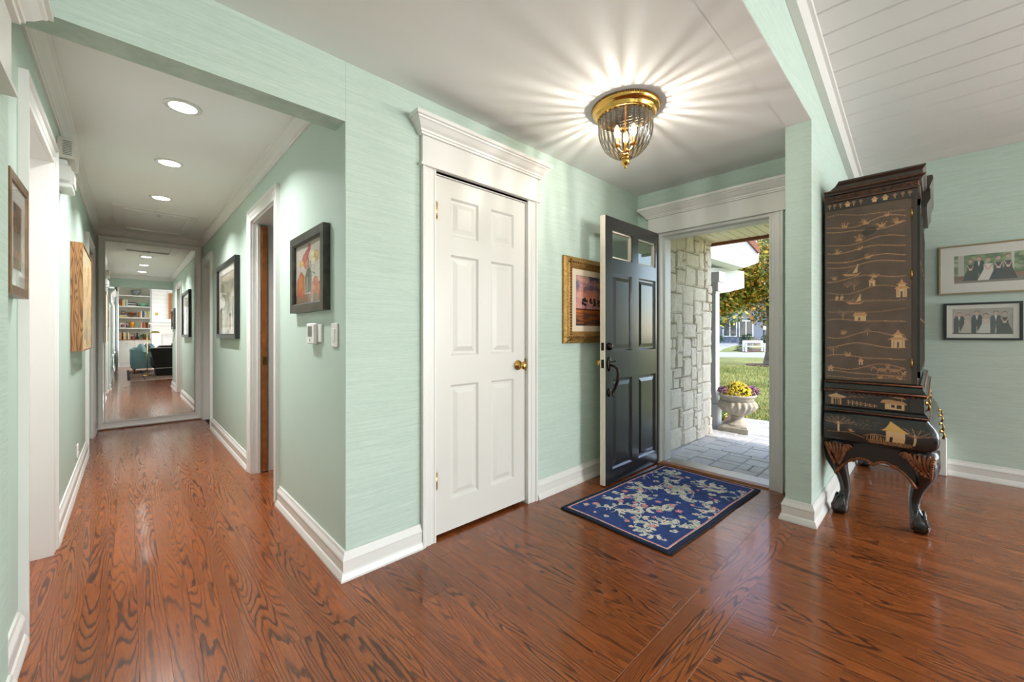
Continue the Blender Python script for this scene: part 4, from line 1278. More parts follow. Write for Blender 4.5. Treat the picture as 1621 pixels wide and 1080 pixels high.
for (x, y, g) in leafs:
    L = r.uniform(0.013, 0.023); cx_, cy_ = x + math.cos(g) * L, y + math.sin(g) * L * a.asp
    a.ell(cx_, cy_, L * 0.95, L * 0.50 * a.asp, r.choice([cream, cream, sage, cream, (188, 194, 178)]), 1.0, g)
spots = [(0.06 + (jx + r.uniform(0.2, 0.8)) / 11 * 0.88, 0.07 + (jy + r.uniform(0.2, 0.8)) / 7 * 0.86) for jx in range(11) for jy in range(7)]
for (x, y) in spots:
    R_ = r.uniform(0.007, 0.014); c1, c2 = r.choice([(pink, blush), (cream, pink), (blush, cream), (cream, sage), (cream, blush), (pink, cream)])
    for k in range(5):
        t_ = 2 * PI * k / 5 + r.random(); a.ell(x + math.cos(t_) * R_ * 0.9, y + math.sin(t_) * R_ * 0.9 * a.asp, R_ * 0.60, R_ * 0.60 * a.asp, c1)
    a.ell(x, y, R_ * 0.55, R_ * 0.55 * a.asp, c2); a.ell(x, y, R_ * 0.2, R_ * 0.2 * a.asp, navy)
def ring(i0, i1, col):
    d = np.minimum(np.minimum(a.X, 1 - a.X) * RW, np.minimum(a.Y, 1 - a.Y) * RH)
    a.put((d >= i0) & (d < i1), col)
ring(0.034, 0.040, pink); ring(0.027, 0.034, cream); ring(0, 0.027, navy)
a.grain(0.16, 43)
RC = (2.712, 1.292); RA = math.radians(-2.6)
rug = thing('entrance_rug', (RC[0], RC[1], 0), 'navy floral hooked rug with cream vines and pink flowers inside the entrance', 'rug')
me = a.mesh('pile', (-RW / 2, -RH / 2, 0), (RW, 0, 0), (0, RH, 0))
co = np.zeros(len(me.vertices) * 3); me.vertices.foreach_get('co', co); co = co.reshape(-1, 3)
ed = np.minimum(RW / 2 - np.abs(co[:, 0]), RH / 2 - np.abs(co[:, 1]))
rs = np.random.RandomState(3)
co[:, 2] = 0.003 + 0.009 * np.clip(ed / 0.012, 0, 1) ** 0.5 + rs.rand(len(co)) * 0.0012
co[:, 1] += 0.0025 * np.sin(co[:, 0] * 9) ; co[:, 0] += 0.003 * np.sin(co[:, 1] * 11)
Mr = np.array(Matrix.Translation((RC[0], RC[1], 0)) @ Matrix.Rotation(RA, 4, 'Z'))
co = co @ Mr[:3, :3].T + Mr[:3, 3]
me.vertices.foreach_set('co', co.ravel()); me.update()
me.materials.append(attr_mat('wool_pile', 0.95, 0.8, 900))
ob('pile', me, None, rug)
bd = MB()
path = [(-RW / 2, -RH / 2), (RW / 2, -RH / 2), (RW / 2, RH / 2), (-RW / 2, RH / 2)]
pts = []
for i in range(4):
    (x0, y0), (x1, y1) = path[i], path[(i + 1) % 4]
    for k in range(20):
        f_ = k / 20; x, y = x0 + (x1 - x0) * f_, y0 + (y1 - y0) * f_
        pts.append((x + 0.003 * math.sin(y * 11), y + 0.0025 * math.sin(x * 9), 0.005))
pts.append(pts[0])
M['binding'] = simple('rug_binding', rgb(22, 24, 34), 0.95, vary=0.5, vscale=120, bump=0.6, bscale=300)
ob('binding', bd.tube(pts, 0.0055, 8).xf(Matrix.Translation((RC[0], RC[1], 0.0005)) @ Matrix.Rotation(RA, 4, 'Z')), M['binding'], rug)

# ------------------------------------------------------------------ lacquered breakfront cabinet
def lacquer(name, c, rough=0.35):
    t = NT(name)
    n = t.noise(t.obj(), 5.0, 4)
    t.l(t.ramp(n, [(0.3, tuple(v * 0.8 for v in c[:3]) + (1,)), (0.7, tuple(min(1, v * 1.25) for v in c[:3]) + (1,))]), t.b.inputs['Base Color'])
    t.b.inputs['Roughness'].default_value = rough
    t.b.inputs['Coat Weight'].default_value = 0.35
    t.b.inputs['Coat Roughness'].default_value = 0.18
    return t.m
M['lacquer'] = lacquer('black_brown_lacquer', rgb(56, 40, 32))
M['lacquerblack'] = lacquer('black_lacquer', rgb(24, 22, 22), 0.26)
M['copper'] = simple('worn_copper_gilding', rgb(118, 66, 36), 0.4, 0.35, vary=0.5, vscale=45)
M['giltprint'] = attr_mat('gilt_lacquer_print', 0.36, coat=0.3)
CX0, CX1 = 3.270, 4.705
CYB = 0.492                      # rear, against the wall baseboard
cab = thing('lacquer_cabinet', (4.0, 0.26, 0), 'tall black chinoiserie lacquer cabinet with gilt landscapes on cabriole legs', 'cabinet')

gold1, gold2, gold3, base_c = (190, 138, 92), (160, 114, 78), (206, 166, 122), (92, 71, 58)
def tree_(a, x, y, s, seed, col=gold2):
    r = random.Random(seed)
    a.line([(x, y), (x + s * 0.05, y + s * 0.5), (x, y + s * 0.9)], s * 0.06 / a.asp if a.asp < 1 else s * 0.04, gold1)
    for k in range(3): a.line([(x, y + s * 0.4), (x + r.uniform(-0.4, 0.4) * s / a.asp, y + s * r.uniform(0.7, 1.0))], 0.008, gold2)
    for k in range(26):
        t_ = r.uniform(0, 2 * PI); q = math.sqrt(r.random())
        a.ell(x + math.cos(t_) * q * s * 0.55 / a.asp, y + s * 0.95 + math.sin(t_) * q * s * 0.38, 0.010, 0.010 * a.asp, col, 0.55)
def bush(a, x, y, s, seed):
    r = random.Random(seed)
    for k in range(9):
        g = r.uniform(0.3, PI - 0.3); L = s * r.uniform(0.6, 1.1)
        a.line([(x, y), (x + math.cos(g) * L / a.asp, y + math.sin(g) * L)], 0.007, gold1, 0.8)
    a.ell(x, y, s * 0.5 / a.asp, s * 0.22, gold1, 0.8)
def hill(a, y, amp, ph, x0=0.0, x1=1.0, k=0.9):
    pts = [(x0 + (x1 - x0) * i / 26, y + amp * math.sin(ph + 5.2 * i / 26) + amp * 0.5 * math.sin(ph * 2 + 9 * i / 26)) for i in range(27)]
    a.line(pts, 0.0085, gold1, k)
    a.line([(p[0], p[1] - 0.004) for p in pts], 0.010, gold2, 0.35)
def pagoda(a, x, y, w, h, tiers=1, col=gold3):
    a.rect(x - w * 0.38, x + w * 0.38, y, y + h * 0.5, col); a.rect(x - w * 0.08, x + w * 0.08, y, y + h * 0.34, base_c)
    for k in (-0.25, 0.25): a.rect(x + w * k - w * 0.03, x + w * k + w * 0.03, y + h * 0.05, y + h * 0.45, base_c, 0.6)
    a.poly([(x - w * 0.62, y + h * 0.48), (x + w * 0.62, y + h * 0.48), (x + w * 0.40, y + h * 0.60), (x + w * 0.22, y + h * 0.66), (x - w * 0.22, y + h * 0.66), (x - w * 0.40, y + h * 0.60)], gold1)
    if tiers > 1:
        a.rect(x - w * 0.24, x + w * 0.24, y + h * 0.64, y + h * 0.76, col)
        a.poly([(x - w * 0.45, y + h * 0.74), (x + w * 0.45, y + h * 0.74), (x + w * 0.14, y + h * 0.88), (x, y + h * 1.08), (x - w * 0.14, y + h * 0.88)], gold1)
    else:
        a.poly([(x - w * 0.40, y + h * 0.60), (x + w * 0.40, y + h * 0.60), (x + w * 0.10, y + h * 0.82), (x, y + h * 1.0), (x - w * 0.10, y + h * 0.82)], gold1)
def boat(a, x, y, s):
    a.poly([(x - s * 0.7, y + s * 0.10), (x - s * 0.4, y), (x + s * 0.5, y), (x + s * 0.8, y + s * 0.12), (x + s * 0.4, y + s * 0.05)], gold1)
    a.poly([(x + s * 0.1, y + s * 0.08), (x + s * 0.5, y + s * 0.12), (x + s * 0.55, y + s * 0.42)], gold3)
    a.line([(x - s * 0.4, y + s * 0.08), (x + s * 0.5, y + s * 0.42)], 0.006, gold2)

# side panel: viewer looks +x, left is +y (rear)
a = Raster(132, 352, base_c)
a.grain(0.10, 51, 9); a.grain(0.05, 52)
for i, (y, am, ph, k) in enumerate(((0.955, 0.010, 0.5, 0.5), (0.905, 0.010, 3.6, 0.8), (0.870, 0.008, 2.0, 0.9), (0.800, 0.008, 3.8, 0.7), (0.755, 0.006, 4.4, 0.8), (0.700, 0.007, 4.0, 0.9), (0.668, 0.006, 4.2, 0.8), (0.590, 0.007, 5.0, 0.8), (0.520, 0.010, 4.0, 0.6), (0.462, 0.006, 1.0, 0.6), (0.400, 0.004, 2.4, 0.4), (0.345, 0.006, 0.4, 0.8), (0.262, 0.010, 4.6, 0.8), (0.200, 0.008, 5.4, 0.9), (0.135, 0.006, 0.2, 0.9), (0.080, 0.010, 3.9, 0.7), (0.045, 0.006, 1.2, 0.8), (0.018, 0.004, 3.3, 0.6))):
    hill(a, y, am * 1.5, ph, 0.02, 0.94, k)
for (x, y, s, q) in ((0.24, 0.895, 0.030, 1), (0.50, 0.898, 0.030, 2), (0.74, 0.925, 0.020, 3), (0.68, 0.870, 0.030, 4), (0.86, 0.878, 0.030, 5), (0.42, 0.808, 0.034, 6), (0.15, 0.745, 0.030, 7), (0.42, 0.755, 0.022, 8), (0.52, 0.702, 0.028, 9), (0.12, 0.592, 0.022, 10), (0.60, 0.590, 0.024, 11), (0.22, 0.270, 0.022, 12), (0.28, 0.142, 0.026, 13), (0.66, 0.020, 0.016, 14), (0.88, 0.022, 0.018, 15), (0.92, 0.050, 0.018, 16)): bush(a, x, y, s, q)
for (x, y, s, q) in ((0.36, 0.520, 0.050, 1), (0.22, 0.352, 0.046, 2), (0.10, 0.142, 0.044, 3), (0.52, 0.262, 0.030, 4), (0.56, 0.046, 0.036, 5), (0.28, 0.525, 0.034, 6)): tree_(a, x, y, s, q, (128, 96, 82))
pagoda(a, 0.57, 0.540, 0.085, 0.050); pagoda(a, 0.90, 0.470, 0.150, 0.090, 2); pagoda(a, 0.86, 0.192, 0.180, 0.092, 2)
pagoda(a, 0.15, 0.465, 0.050, 0.035); pagoda(a, 0.21, 0.465, 0.050, 0.035); pagoda(a, 0.44, 0.092, 0.065, 0.044); pagoda(a, 0.07, 0.045, 0.075, 0.044)
a.rect(0.36, 0.50, 0.345, 0.375, gold3); a.poly([(0.34, 0.372), (0.52, 0.372), (0.49, 0.392), (0.37, 0.392)], gold1); a.rect(0.41, 0.43, 0.347, 0.365, base_c)
boat(a, 0.32, 0.605, 0.16); boat(a, 0.36, 0.440, 0.15)
for (dx, f) in ((0.68, 1), (0.82, -1)):
    a.ell(dx, 0.068, 0.055, 0.010, gold2, 0.9)
    a.line([(dx + 0.05 * f, 0.070), (dx + 0.07 * f, 0.090), (dx + 0.05 * f, 0.094)], 0.020, gold2); a.line([(dx - 0.03, 0.066), (dx - 0.05, 0.050)], 0.012, gold2); a.line([(dx + 0.03, 0.066), (dx + 0.05, 0.050)], 0.012, gold2)
    a.line([(dx - 0.05 * f, 0.070), (dx - 0.10 * f, 0.082)], 0.018, gold2)
a.ell(0.54, 0.852, 0.09, 0.02, (44, 36, 33), 0.6, 0.4)
YF, ZU0, ZU1 = 0.069, 0.862, 1.985
ob('upper_case', MB().box(CX0, CX1, YF + 0.004, CYB, ZU0 - 0.02, ZU1), M['lacquer'], cab)
me = a.mesh('side_panel', (CX0 - 0.002, CYB - 0.004, ZU0 + 0.004), (0, -(CYB - 0.004 - 0.0935), 0), (0, 0, 1.940 - ZU0 - 0.004)); me.materials.append(M['giltprint'])
side = ob('side_panel', me, None, cab, 'side door painted with a gilt river landscape')
ob('side_stile', MB().box(CX0 - 0.003, CX0, YF, 0.0905, ZU0 + 0.004, 1.940), M['lacquer'], cab)
for z in (1.855, 1.500, 0.985):
    ob('hinge', MB().tube([(CX0 - 0.004, 0.092, z - 0.028), (CX0 - 0.004, 0.092, z + 0.028)], 0.0045, 8), M['oldbrass'], cab)
# frieze under the cornice
a = Raster(132, 20, (54, 44, 40)); a.grain(0.1, 61)
for k, x in enumerate((0.06, 0.12, 0.19, 0.34, 0.42, 0.78, 0.86, 0.93)): a.line([(x, 0.2), (x, 0.7)], 0.01, gold2); a.ell(x, 0.65, 0.022, 0.2, gold2, 0.7)
for x in (0.27, 0.57, 0.68): a.rect(x - 0.022, x + 0.022, 0.2, 0.55, gold3); a.poly([(x - 0.04, 0.52), (x + 0.04, 0.52), (x, 0.95)], gold1)
me = a.mesh('side_frieze', (CX0 - 0.004, CYB, 1.944), (0, -(CYB - YF), 0), (0, 0, 0.046)); me.materials.append(M['giltprint'])
ob('side_frieze', me, None, cab)
# cornice: rings that follow the plan, profile grows outwards
def plan_ring(z, d, back=CYB):
    return [(CX0 - d, back, z), (CX0 - d, YF - d, z), (CX1 + d, YF - d, z), (CX1 + d, back, z)]
ob('cornice', MB().loft([plan_ring(1.990, 0.000), plan_ring(1.994, 0.010), plan_ring(2.002, 0.012), plan_ring(2.006, 0.004), plan_ring(2.034, 0.006), plan_ring(2.038, 0.018), plan_ring(2.048, 0.022), plan_ring(2.056, 0.034), plan_ring(2.062, 0.036), plan_ring(2.064, 0.030)]), M['lacquer'], cab)
cp = MB()
def cap_ring(z, d, b):
    return [(CX0 - d, b, z), (CX0 - d, YF - d - 0.012, z), (CX1 + d, YF - d - 0.012, z), (CX1 + d, b, z)]
cp.loft([cap_ring(2.062, 0.022, 0.480), cap_ring(2.072, 0.010, 0.462), cap_ring(2.092, 0.010, 0.438), cap_ring(2.108, 0.022, 0.424), cap_ring(2.116, 0.024, 0.420), cap_ring(2.118, 0.020, 0.420)])
ob('cornice_cap', cp, M['lacquer'], cab)
dt = MB()
for k in range(13):
    y = 0.475 - k * 0.0335
    for q in range(5):
        t_ = 2 * PI * q / 5; dt.ball((CX0 - 0.009, y + 0.008 * math.cos(t_), 2.020 + 0.007 * math.sin(t_)), 0.005, 6, 4)
ob('gilt_rosettes', dt, M['copper'], cab)
ob('gilt_line', MB().box(CX0 - 0.037, CX0 - 0.034, YF - 0.034, CYB, 2.058, 2.062).box(CX0 - 0.014, CX0 - 0.010, YF - 0.01, CYB, 1.995, 1.999), M['copper'], cab)
# projecting middle of the front with its arched hood
ob('front_hood', MB().prism([(0.06, 1.95), (0.06, 2.075), (0.020, 2.075), (0.018, 2.00), (0.032, 1.97), (0.034, 1.95)], 'x', 3.62, 4.36).prism([(0.06, 2.06), (0.06, 2.13), (0.010, 2.13), (0.006, 2.11), (0.022, 2.06)], 'x', 3.56, 4.42), M['lacquer'], cab)
# glazed front doors
M['cabglass'] = thin_glass('cabinet_glass', (0.9, 0.92, 0.92, 1), 0.10)
for (x0, x1) in ((3.29, 3.62), (3.64, 3.98), (4.00, 4.34), (4.36, 4.69)):
    z0, z1 = 0.90, 1.93; f = 0.035; y = YF - 0.012
    dr = ob('glazed_door', MB().box(x0, x0 + f, y, YF + 0.006, z0, z1).box(x1 - f, x1, y, YF + 0.006, z0, z1).box(x0, x1, y, YF + 0.006, z0, z0 + f).box(x0, x1, y, YF + 0.006, z1 - f, z1), M['lacquerblack'], cab)
    ob('pane', MB().box(x0 + f, x1 - f, y + 0.008, y + 0.011, z0 + f, z1 - f), M['cabglass'], dr)
    mu = MB()
    for k in (1, 2): mu.box(x0 + f, x1 - f, y + 0.001, y + 0.008, z0 + (z1 - z0) * k / 3 - 0.006, z0 + (z1 - z0) * k / 3 + 0.006)
    mu.box((x0 + x1) / 2 - 0.005, (x0 + x1) / 2 + 0.005, y + 0.001, y + 0.008, z0 + f, z1 - f)
    ob('muntin', mu, M['golddark'], dr)
# waist moulding
def wr(z, d): return [(CX0 - d, CYB, z), (CX0 - d, 0.062 - d, z), (CX1 + d, 0.062 - d, z), (CX1 + d, CYB, z)]
ob('waist_moulding', MB().loft([wr(0.784, 0.012), wr(0.792, 0.030), wr(0.800, 0.036), wr(0.808, 0.036), wr(0.812, 0.028), wr(0.836, 0.016), wr(0.842, 0.014), wr(0.848, 0.018), wr(0.858, 0.018), wr(0.864, 0.006)]), M['lacquerblack'], cab)
gl = MB()
for (z, d) in ((0.804, 0.0385), (0.853, 0.0205)):
    gl.tube([(CX0 - d, CYB, z), (CX0 - d, 0.062 - d, z), (CX1 + d, 0.062 - d, z)], 0.0045, 8)
ob('gilt_bead', gl, M['copper'], cab)
lf = MB()
for k in range(20):
    y = 0.485 - k * 0.0235
    lf.ball((CX0 - 0.022, y, 0.790), 0.008, 7, 5, 0.6, 1.1, 0.8)
ob('gilt_leaf_band', lf, M['copper'], cab)
# frieze drawer zone
def print_side(name, a, x, y0, y1, z0, z1, label=None):
    me = a.mesh(name, (x, y0, z0), (0, y1 - y0, 0), (0, 0, z1 - z0)); me.materials.append(M['giltprint'])
    return ob(name, me, None, cab, label)
ob('drawer_case', MB().box(CX0, CX1, 0.042, CYB, 0.690, 0.790), M['lacquerblack'], cab)
a = Raster(150, 34, (48, 40, 38)); a.grain(0.1, 71)
a.rect(0.075, 0.19, 0.05, 0.55, gold1); a.rect(0.10, 0.17, 0.05, 0.5, (48, 40, 38)); a.rect(0.12, 0.13, 0.05, 0.5, gold1); a.rect(0.145, 0.155, 0.05, 0.5, gold1)
a.poly([(0.03, 0.72), (0.06, 0.60), (0.21, 0.60), (0.24, 0.72), (0.16, 0.85), (0.13, 0.98), (0.10, 0.85)], gold3)
for k in range(7): x = 0.26 + k * 0.045; a.rect(x, x + 0.007, 0.08, 0.5 - k * 0.03, gold3)
a.line([(0.25, 0.42), (0.56, 0.22)], 0.008, gold1); a.line([(0.25, 0.28), (0.56, 0.12)], 0.008, gold1); a.line([(0.22, 0.60), (0.30, 0.75), (0.42, 0.80)], 0.008, gold2)
a.rect(0.64, 0.83, 0.06, 0.48, gold3); a.rect(0.70, 0.735, 0.20, 0.42, (48, 40, 38)); a.rect(0.75, 0.80, 0.16, 0.42, (48, 40, 38)); a.poly([(0.59, 0.50), (0.86, 0.46), (0.82, 0.66), (0.68, 0.78), (0.62, 0.72)], gold1)
a.poly([(0.70, 0.92), (0.84, 0.86), (0.81, 0.99), (0.74, 1.0)], gold1); a.rect(0.80, 0.806, 0.6, 0.9, gold1)
for k in range(30):
    r = random.Random(k); a.ell(r.uniform(0.24, 0.62), r.uniform(0.6, 0.95), 0.008, 0.03, gold2, 0.4)
a.rect(0.117, 0.121, 0, 1, (18, 15, 14)); a.rect(0.865, 0.871, 0, 1, (18, 15, 14))
print_side('drawer_print', a, CX0 - 0.002, CYB, 0.044, 0.702, 0.783, 'gilt pavilions and fence painted on the drawer side')
ob('lower_moulding', MB().loft([[(CX0 - d, CYB, z), (CX0 - d, 0.042 - d, z), (CX1 + d, 0.042 - d, z), (CX1 + d, CYB, z)] for z, d in ((0.664, 0.022), (0.672, 0.024), (0.680, 0.016), (0.690, 0.012), (0.700, 0.002))]), M['lacquerblack'], cab)
ob('gilt_bead', MB().tube([(CX0 - 0.024, CYB, 0.672), (CX0 - 0.024, 0.018, 0.672), (CX1, 0.018, 0.672)], 0.003, 6), M['copper'], cab)
# bombe chest
bz = [(0.474, 0.026), (0.480, 0.034), (0.486, 0.010), (0.500, -0.006), (0.520, -0.016), (0.545, -0.021), (0.570, -0.020), (0.595, -0.013), (0.620, -0.001), (0.640, 0.014), (0.655, 0.024), (0.664, 0.028)]   # z, front y (x side follows)
rings = []
for z, yf in bz:
    d = (0.042 - yf) * 0.45
    c_ = 0.02
    rings.append([(CX0 - d, CYB, z), (CX0 - d, yf + c_, z), (CX0 - d + 0.006, yf + 0.006, z), (CX0 - d + c_, yf, z), (CX1 + d - c_, yf, z), (CX1 + d, yf + c_, z), (CX1 + d, CYB, z)])
ob('bombe_chest', MB().loft(rings, True), M['lacquerblack'], cab)
a = Raster(150, 60, (36, 30, 29)); a.grain(0.12, 81, 10)
def big_tree(x, y, s):
    a.line([(x, y), (x, y + s * 0.6)], 0.014, gold3)
    for k in range(7):
        g = PI * (0.1 + 0.8 * k / 6); a.line([(x, y + s * 0.45), (x + math.cos(g) * s * 0.28, y + s * (0.55 + 0.4 * math.sin(g)))], 0.006, gold2)
    for k in range(60):
        r = random.Random(k + int(x * 100)); t_ = r.uniform(0, PI); q = r.uniform(0.4, 1); a.ell(x + math.cos(t_) * q * s * 0.36, y + s * (0.5 + 0.45 * q * math.sin(t_)), 0.007, 0.016, (140, 96, 78), 0.5)
big_tree(0.15, 0.35, 0.62); big_tree(0.85, 0.16, 0.66)
a.rect(0.60, 0.77, 0.20, 0.58, gold3); a.rect(0.63, 0.66, 0.20, 0.38, (36, 30, 29)); a.poly([(0.56, 0.60), (0.81, 0.56), (0.76, 0.70), (0.70, 0.90), (0.685, 0.96), (0.66, 0.88), (0.60, 0.68)], (206, 160, 84))
for k in range(11): x = 0.41 + k * 0.017; a.rect(x, x + 0.006, 0.14 + 0.06 * (k / 10), 0.30 + 0.08 * math.sin(k / 10 * PI), gold1)
a.line([(0.40, 0.32), (0.50, 0.42), (0.60, 0.38)], 0.008, gold1)
for k in range(14):
    x = 0.44 + k * 0.028; a.line([(x, 0.20), (x + 0.05, 0.06)], 0.005, gold1); a.line([(x + 0.05, 0.18), (x, 0.06)], 0.005, gold1)
for k in range(50):
    r = random.Random(900 + k); a.ell(r.uniform(0.2, 0.58), r.uniform(0.55, 0.95), 0.012, 0.014, gold2, 0.35)
a.line([(0.04, 0.30), (0.25, 0.36), (0.40, 0.22)], 0.008, gold2); bush(a, 0.28, 0.40, 0.10, 5)
me = a.mesh('chest_print', (0, 0, 0), (1, 0, 0), (0, 1, 0))
co = np.zeros(len(me.vertices) * 3); me.vertices.foreach_get('co', co); co = co.reshape(-1, 3)
zz = 0.488 + co[:, 1] * (0.645 - 0.488)
yf = np.interp(zz, [b[0] for b in bz], [b[1] for b in bz]); dd = (0.042 - yf) * 0.45
yy = CYB - co[:, 0] * (CYB - (yf + 0.024))
me.vertices.foreach_set('co', np.stack([CX0 - dd - 0.0015, yy, zz], 1).ravel()); me.update(); me.materials.append(M['giltprint'])
ob('chest_print', me, None, cab, 'gilt pavilion and trees painted on the bombe chest')
for x in (3.50, 3.80, 4.18, 4.48):
    for z in (0.735, 0.575):
        y = 0.040 if z > 0.7 else -0.021
        ob('drop_pull', MB().lathe([(0.014, 0), (0.010, 0.005), (0.004, 0.012), (0.0001, 0.014)], n=12).xf(Matrix.Translation((x, y, z)) @ Matrix.Rotation(PI / 2, 4, 'X')).tube([(x, y - 0.012, z), (x, y - 0.018, z - 0.02), (x, y - 0.014, z - 0.045)], [0.003, 0.005, 0.007], 8), M['oldbrass'], cab)
# apron with scalloped lower edge (side and front)
def apron_curve(u):              # u 0..1 from rear to front: height of the lower edge
    v = abs((u - 0.5) * 2)
    if v < 0.52: return 0.362 + 0.022 * math.sin(v / 0.52 * PI) ** 0.8 - 0.004 * (1 - v / 0.52)
    return 0.362 - 0.10 * ((v - 0.52) / 0.48) ** 1.7
ay0, ay1 = 0.440, 0.075
pts = [(ay0 + (ay1 - ay0) * i / 40, apron_curve(i / 40)) for i in range(41)]
ap = MB().prism(pts + [(ay1, 0.478), (ay0, 0.478)], 'x', CX0 + 0.004, CX0 + 0.030)
ob('apron', ap, M['lacquerblack'], cab)
ax0, ax1 = CX0 + 0.06, CX1 - 0.06
fp_ = [(ax0 + (ax1 - ax0) * i / 40, apron_curve(i / 40)) for i in range(41)]
ob('apron', MB().prism(fp_ + [(ax1, 0.478), (ax0, 0.478)], 'y', 0.046, 0.070), M['lacquerblack'], cab)
gm = MB().tube([(CX0 + 0.001, p[0], p[1] + 0.004) for p in pts], 0.0085, 8)
for (y, s) in ((0.353, 1), (0.160, -1), (0.2575, 0)):
    z = apron_curve((y - ay0) / (ay1 - ay0))
    for q in ([-1, 1] if s == 0 else [s]):
        gm.tube([(CX0 - 0.002, y + q * (0.014 * math.cos(t_) * (1 - t_ / 7)), z + 0.004 + 0.013 * math.sin(t_) * (1 - t_ / 7)) for t_ in [i * 0.5 for i in range(13)]], 0.0055, 7)
ob('gilt_scrolls', gm, M['copper'], cab)
# cabriole legs with claw and ball feet
def cab_leg(kx, ky, sx, sy, front):
    """knee at (kx, ky); sx, sy point outwards"""
    P = [(0.000, 0.480, 0.060), (0.000, 0.440, 0.068), (0.004, 0.400, 0.066), (0.002, 0.350, 0.057), (-0.010, 0.300, 0.045), (-0.026, 0.245, 0.034), (-0.036, 0.190, 0.028), (-0.038, 0.145, 0.026), (-0.030, 0.105, 0.030), (-0.018, 0.070, 0.040), (-0.012, 0.042, 0.046), (-0.012, 0.018, 0.043), (-0.012, 0.002, 0.030)]
    m = MB().tube([(kx + sx * d * 0.6, ky + sy * d, z) for d, z, r_ in P], [r_ for d, z, r_ in P], 14)
    lg = ob('leg', m, M['lacquerblack'], cab)
    cl = MB()
    fx, fy = kx - sx * 0.007, ky - sy * 0.012
    for q in range(4):
        t_ = PI / 4 + q * PI / 2
        ca, sa = math.cos(t_), math.sin(t_)
        cl.tube([(fx + ca * 0.020, fy + sa * 0.020, 0.125), (fx + ca * 0.029, fy + sa * 0.029, 0.085), (fx + ca * 0.037, fy + sa * 0.037, 0.055), (fx + ca * 0.039, fy + sa * 0.039, 0.026), (fx + ca * 0.034, fy + sa * 0.034, 0.005)], [0.006, 0.009, 0.010, 0.009, 0.005], 8)
    ob('claw', cl, M['lacquerblack'], lg)
    nl = MB()
    for q in range(4):
        t_ = PI / 4 + q * PI / 2
        ca, sa = math.cos(t_), math.sin(t_)
        for (rr, z) in ((0.035, 0.086), (0.045, 0.058), (0.047, 0.032), (0.040, 0.010)): nl.ball((fx + ca * rr, fy + sa * rr, z), 0.0055, 7, 5)
    ob('gilt_knuckles', nl, M['copper'], lg)['kind'] = 'stuff'
    return lg
LG = [(CX0 + 0.052, 0.046, -1, -1, True), (CX0 + 0.050, 0.436, -1, 1, False), (CX1 - 0.05, 0.046, 1, -1, True), (CX1 - 0.05, 0.436, 1, 1, False)]
legs = [cab_leg(*g) for g in LG]
# carved acanthus on the two near knees
def acanthus(leg, shift, cy, sgn, z0, z1, w):
    m = MB(); X = CX0 - 0.012
    def bulge(y, z): return X - 0.012 * math.exp(-((z - 0.42) / 0.06) ** 2)
    for k in range(7):
        f_ = k / 6
        y0, zt = cy + sgn * (-0.5 + f_) * w, z1 - 0.006
        pts = [(bulge(y0, z1), y0, zt)]
        for i in range(1, 7):
            u = i / 6
            y = y0 + (cy + shift - y0) * u ** 1.6 * 0.95 + sgn * 0.006 * math.sin(u * PI)
            z = zt - (zt - z0) * u * (0.55 + 0.45 * (1 - abs(f_ - 0.5) * 2))
            pts.append((bulge(y, z) + 0.010 * u * u, y, z))
        m.tube(pts, [0.005, 0.008, 0.009, 0.009, 0.008, 0.006, 0.003], 7)
    for k in range(10):
        u = k / 9; z = z1 - 0.02 - (z1 - z0 - 0.03) * u; ww = w * 0.48 * (1 - u) ** 0.7
        for q in (-1, 1): m.ball((bulge(0, z) - 0.002, cy + shift * u ** 1.6 + q * ww, z), 0.0095, 7, 5, 0.8, 0.9, 1.3)
    yy = cy + w * 0.52
    m.tube([(X - 0.008, cy + sgn * w * 0.50 + sgn * 0.020 * math.cos(t_) * (1 - t_ / 11), z1 - 0.026 + 0.022 * math.sin(t_) * (1 - t_ / 11)) for t_ in [i * 0.5 for i in range(19)]], 0.006, 7)
    ob('knee_carving', m, M['copper'], leg, 'copper gilt acanthus carving')
acanthus(legs[0], -0.040, 0.060, 1, 0.325, 0.474, 0.118)
acanthus(legs[1], 0, 0.430, -1, 0.315, 0.470, 0.108)

# ------------------------------------------------------------------ outside: porch
ZP = -0.050
def stone_mat(name, c0, c1, c2, sc=14.0, bump=0.6):
    t = NT(name)
    geo = t.n('ShaderNodeNewGeometry'); oi = t.n('ShaderNodeObjectInfo')
    p = t.pos()
    n = t.noise(p, sc, 5, 0.6)
    n2 = t.noise(p, sc * 6, 4, 0.7)
    c = t.ramp(n, [(0.25, c0), (0.5, c1), (0.75, c2)])
    c = t.mix(t.math('MULTIPLY', oi.outputs['Random'], 0.45), c, c0)
    c = t.mix(t.math('MULTIPLY', n2, 0.35), c, c2)
    t.l(c, t.b.inputs['Base Color'])
    t.b.inputs['Roughness'].default_value = 0.85
    t.bump(t.math('ADD', t.math('MULTIPLY', n2, 0.9), n), bump, 0.03)
    return t.m
M['limestone'] = stone_mat('limestone', rgb(204, 190, 168), rgb(228, 218, 202), rgb(242, 237, 227))
M['mortar'] = simple('mortar', rgb(176, 158, 130), 0.95, vary=0.15, vscale=30)
M['paver'] = stone_mat('concrete_paver', rgb(166, 165, 166), rgb(190, 188, 187), rgb(206, 202, 198), 9.0, 0.25)
M['joint'] = simple('paver_joint', rgb(98, 92, 84), 0.95)
M['soffit'] = woodgrain('porch_soffit_pine', rgb(246, 238, 212), rgb(234, 220, 184), (3, 24, 24))
M['rust'] = simple('rust_brown_trim', rgb(126, 66, 38), 0.5, vary=0.1)
M['eavewhite'] = simple('eave_white', rgb(226, 226, 226), 0.5)

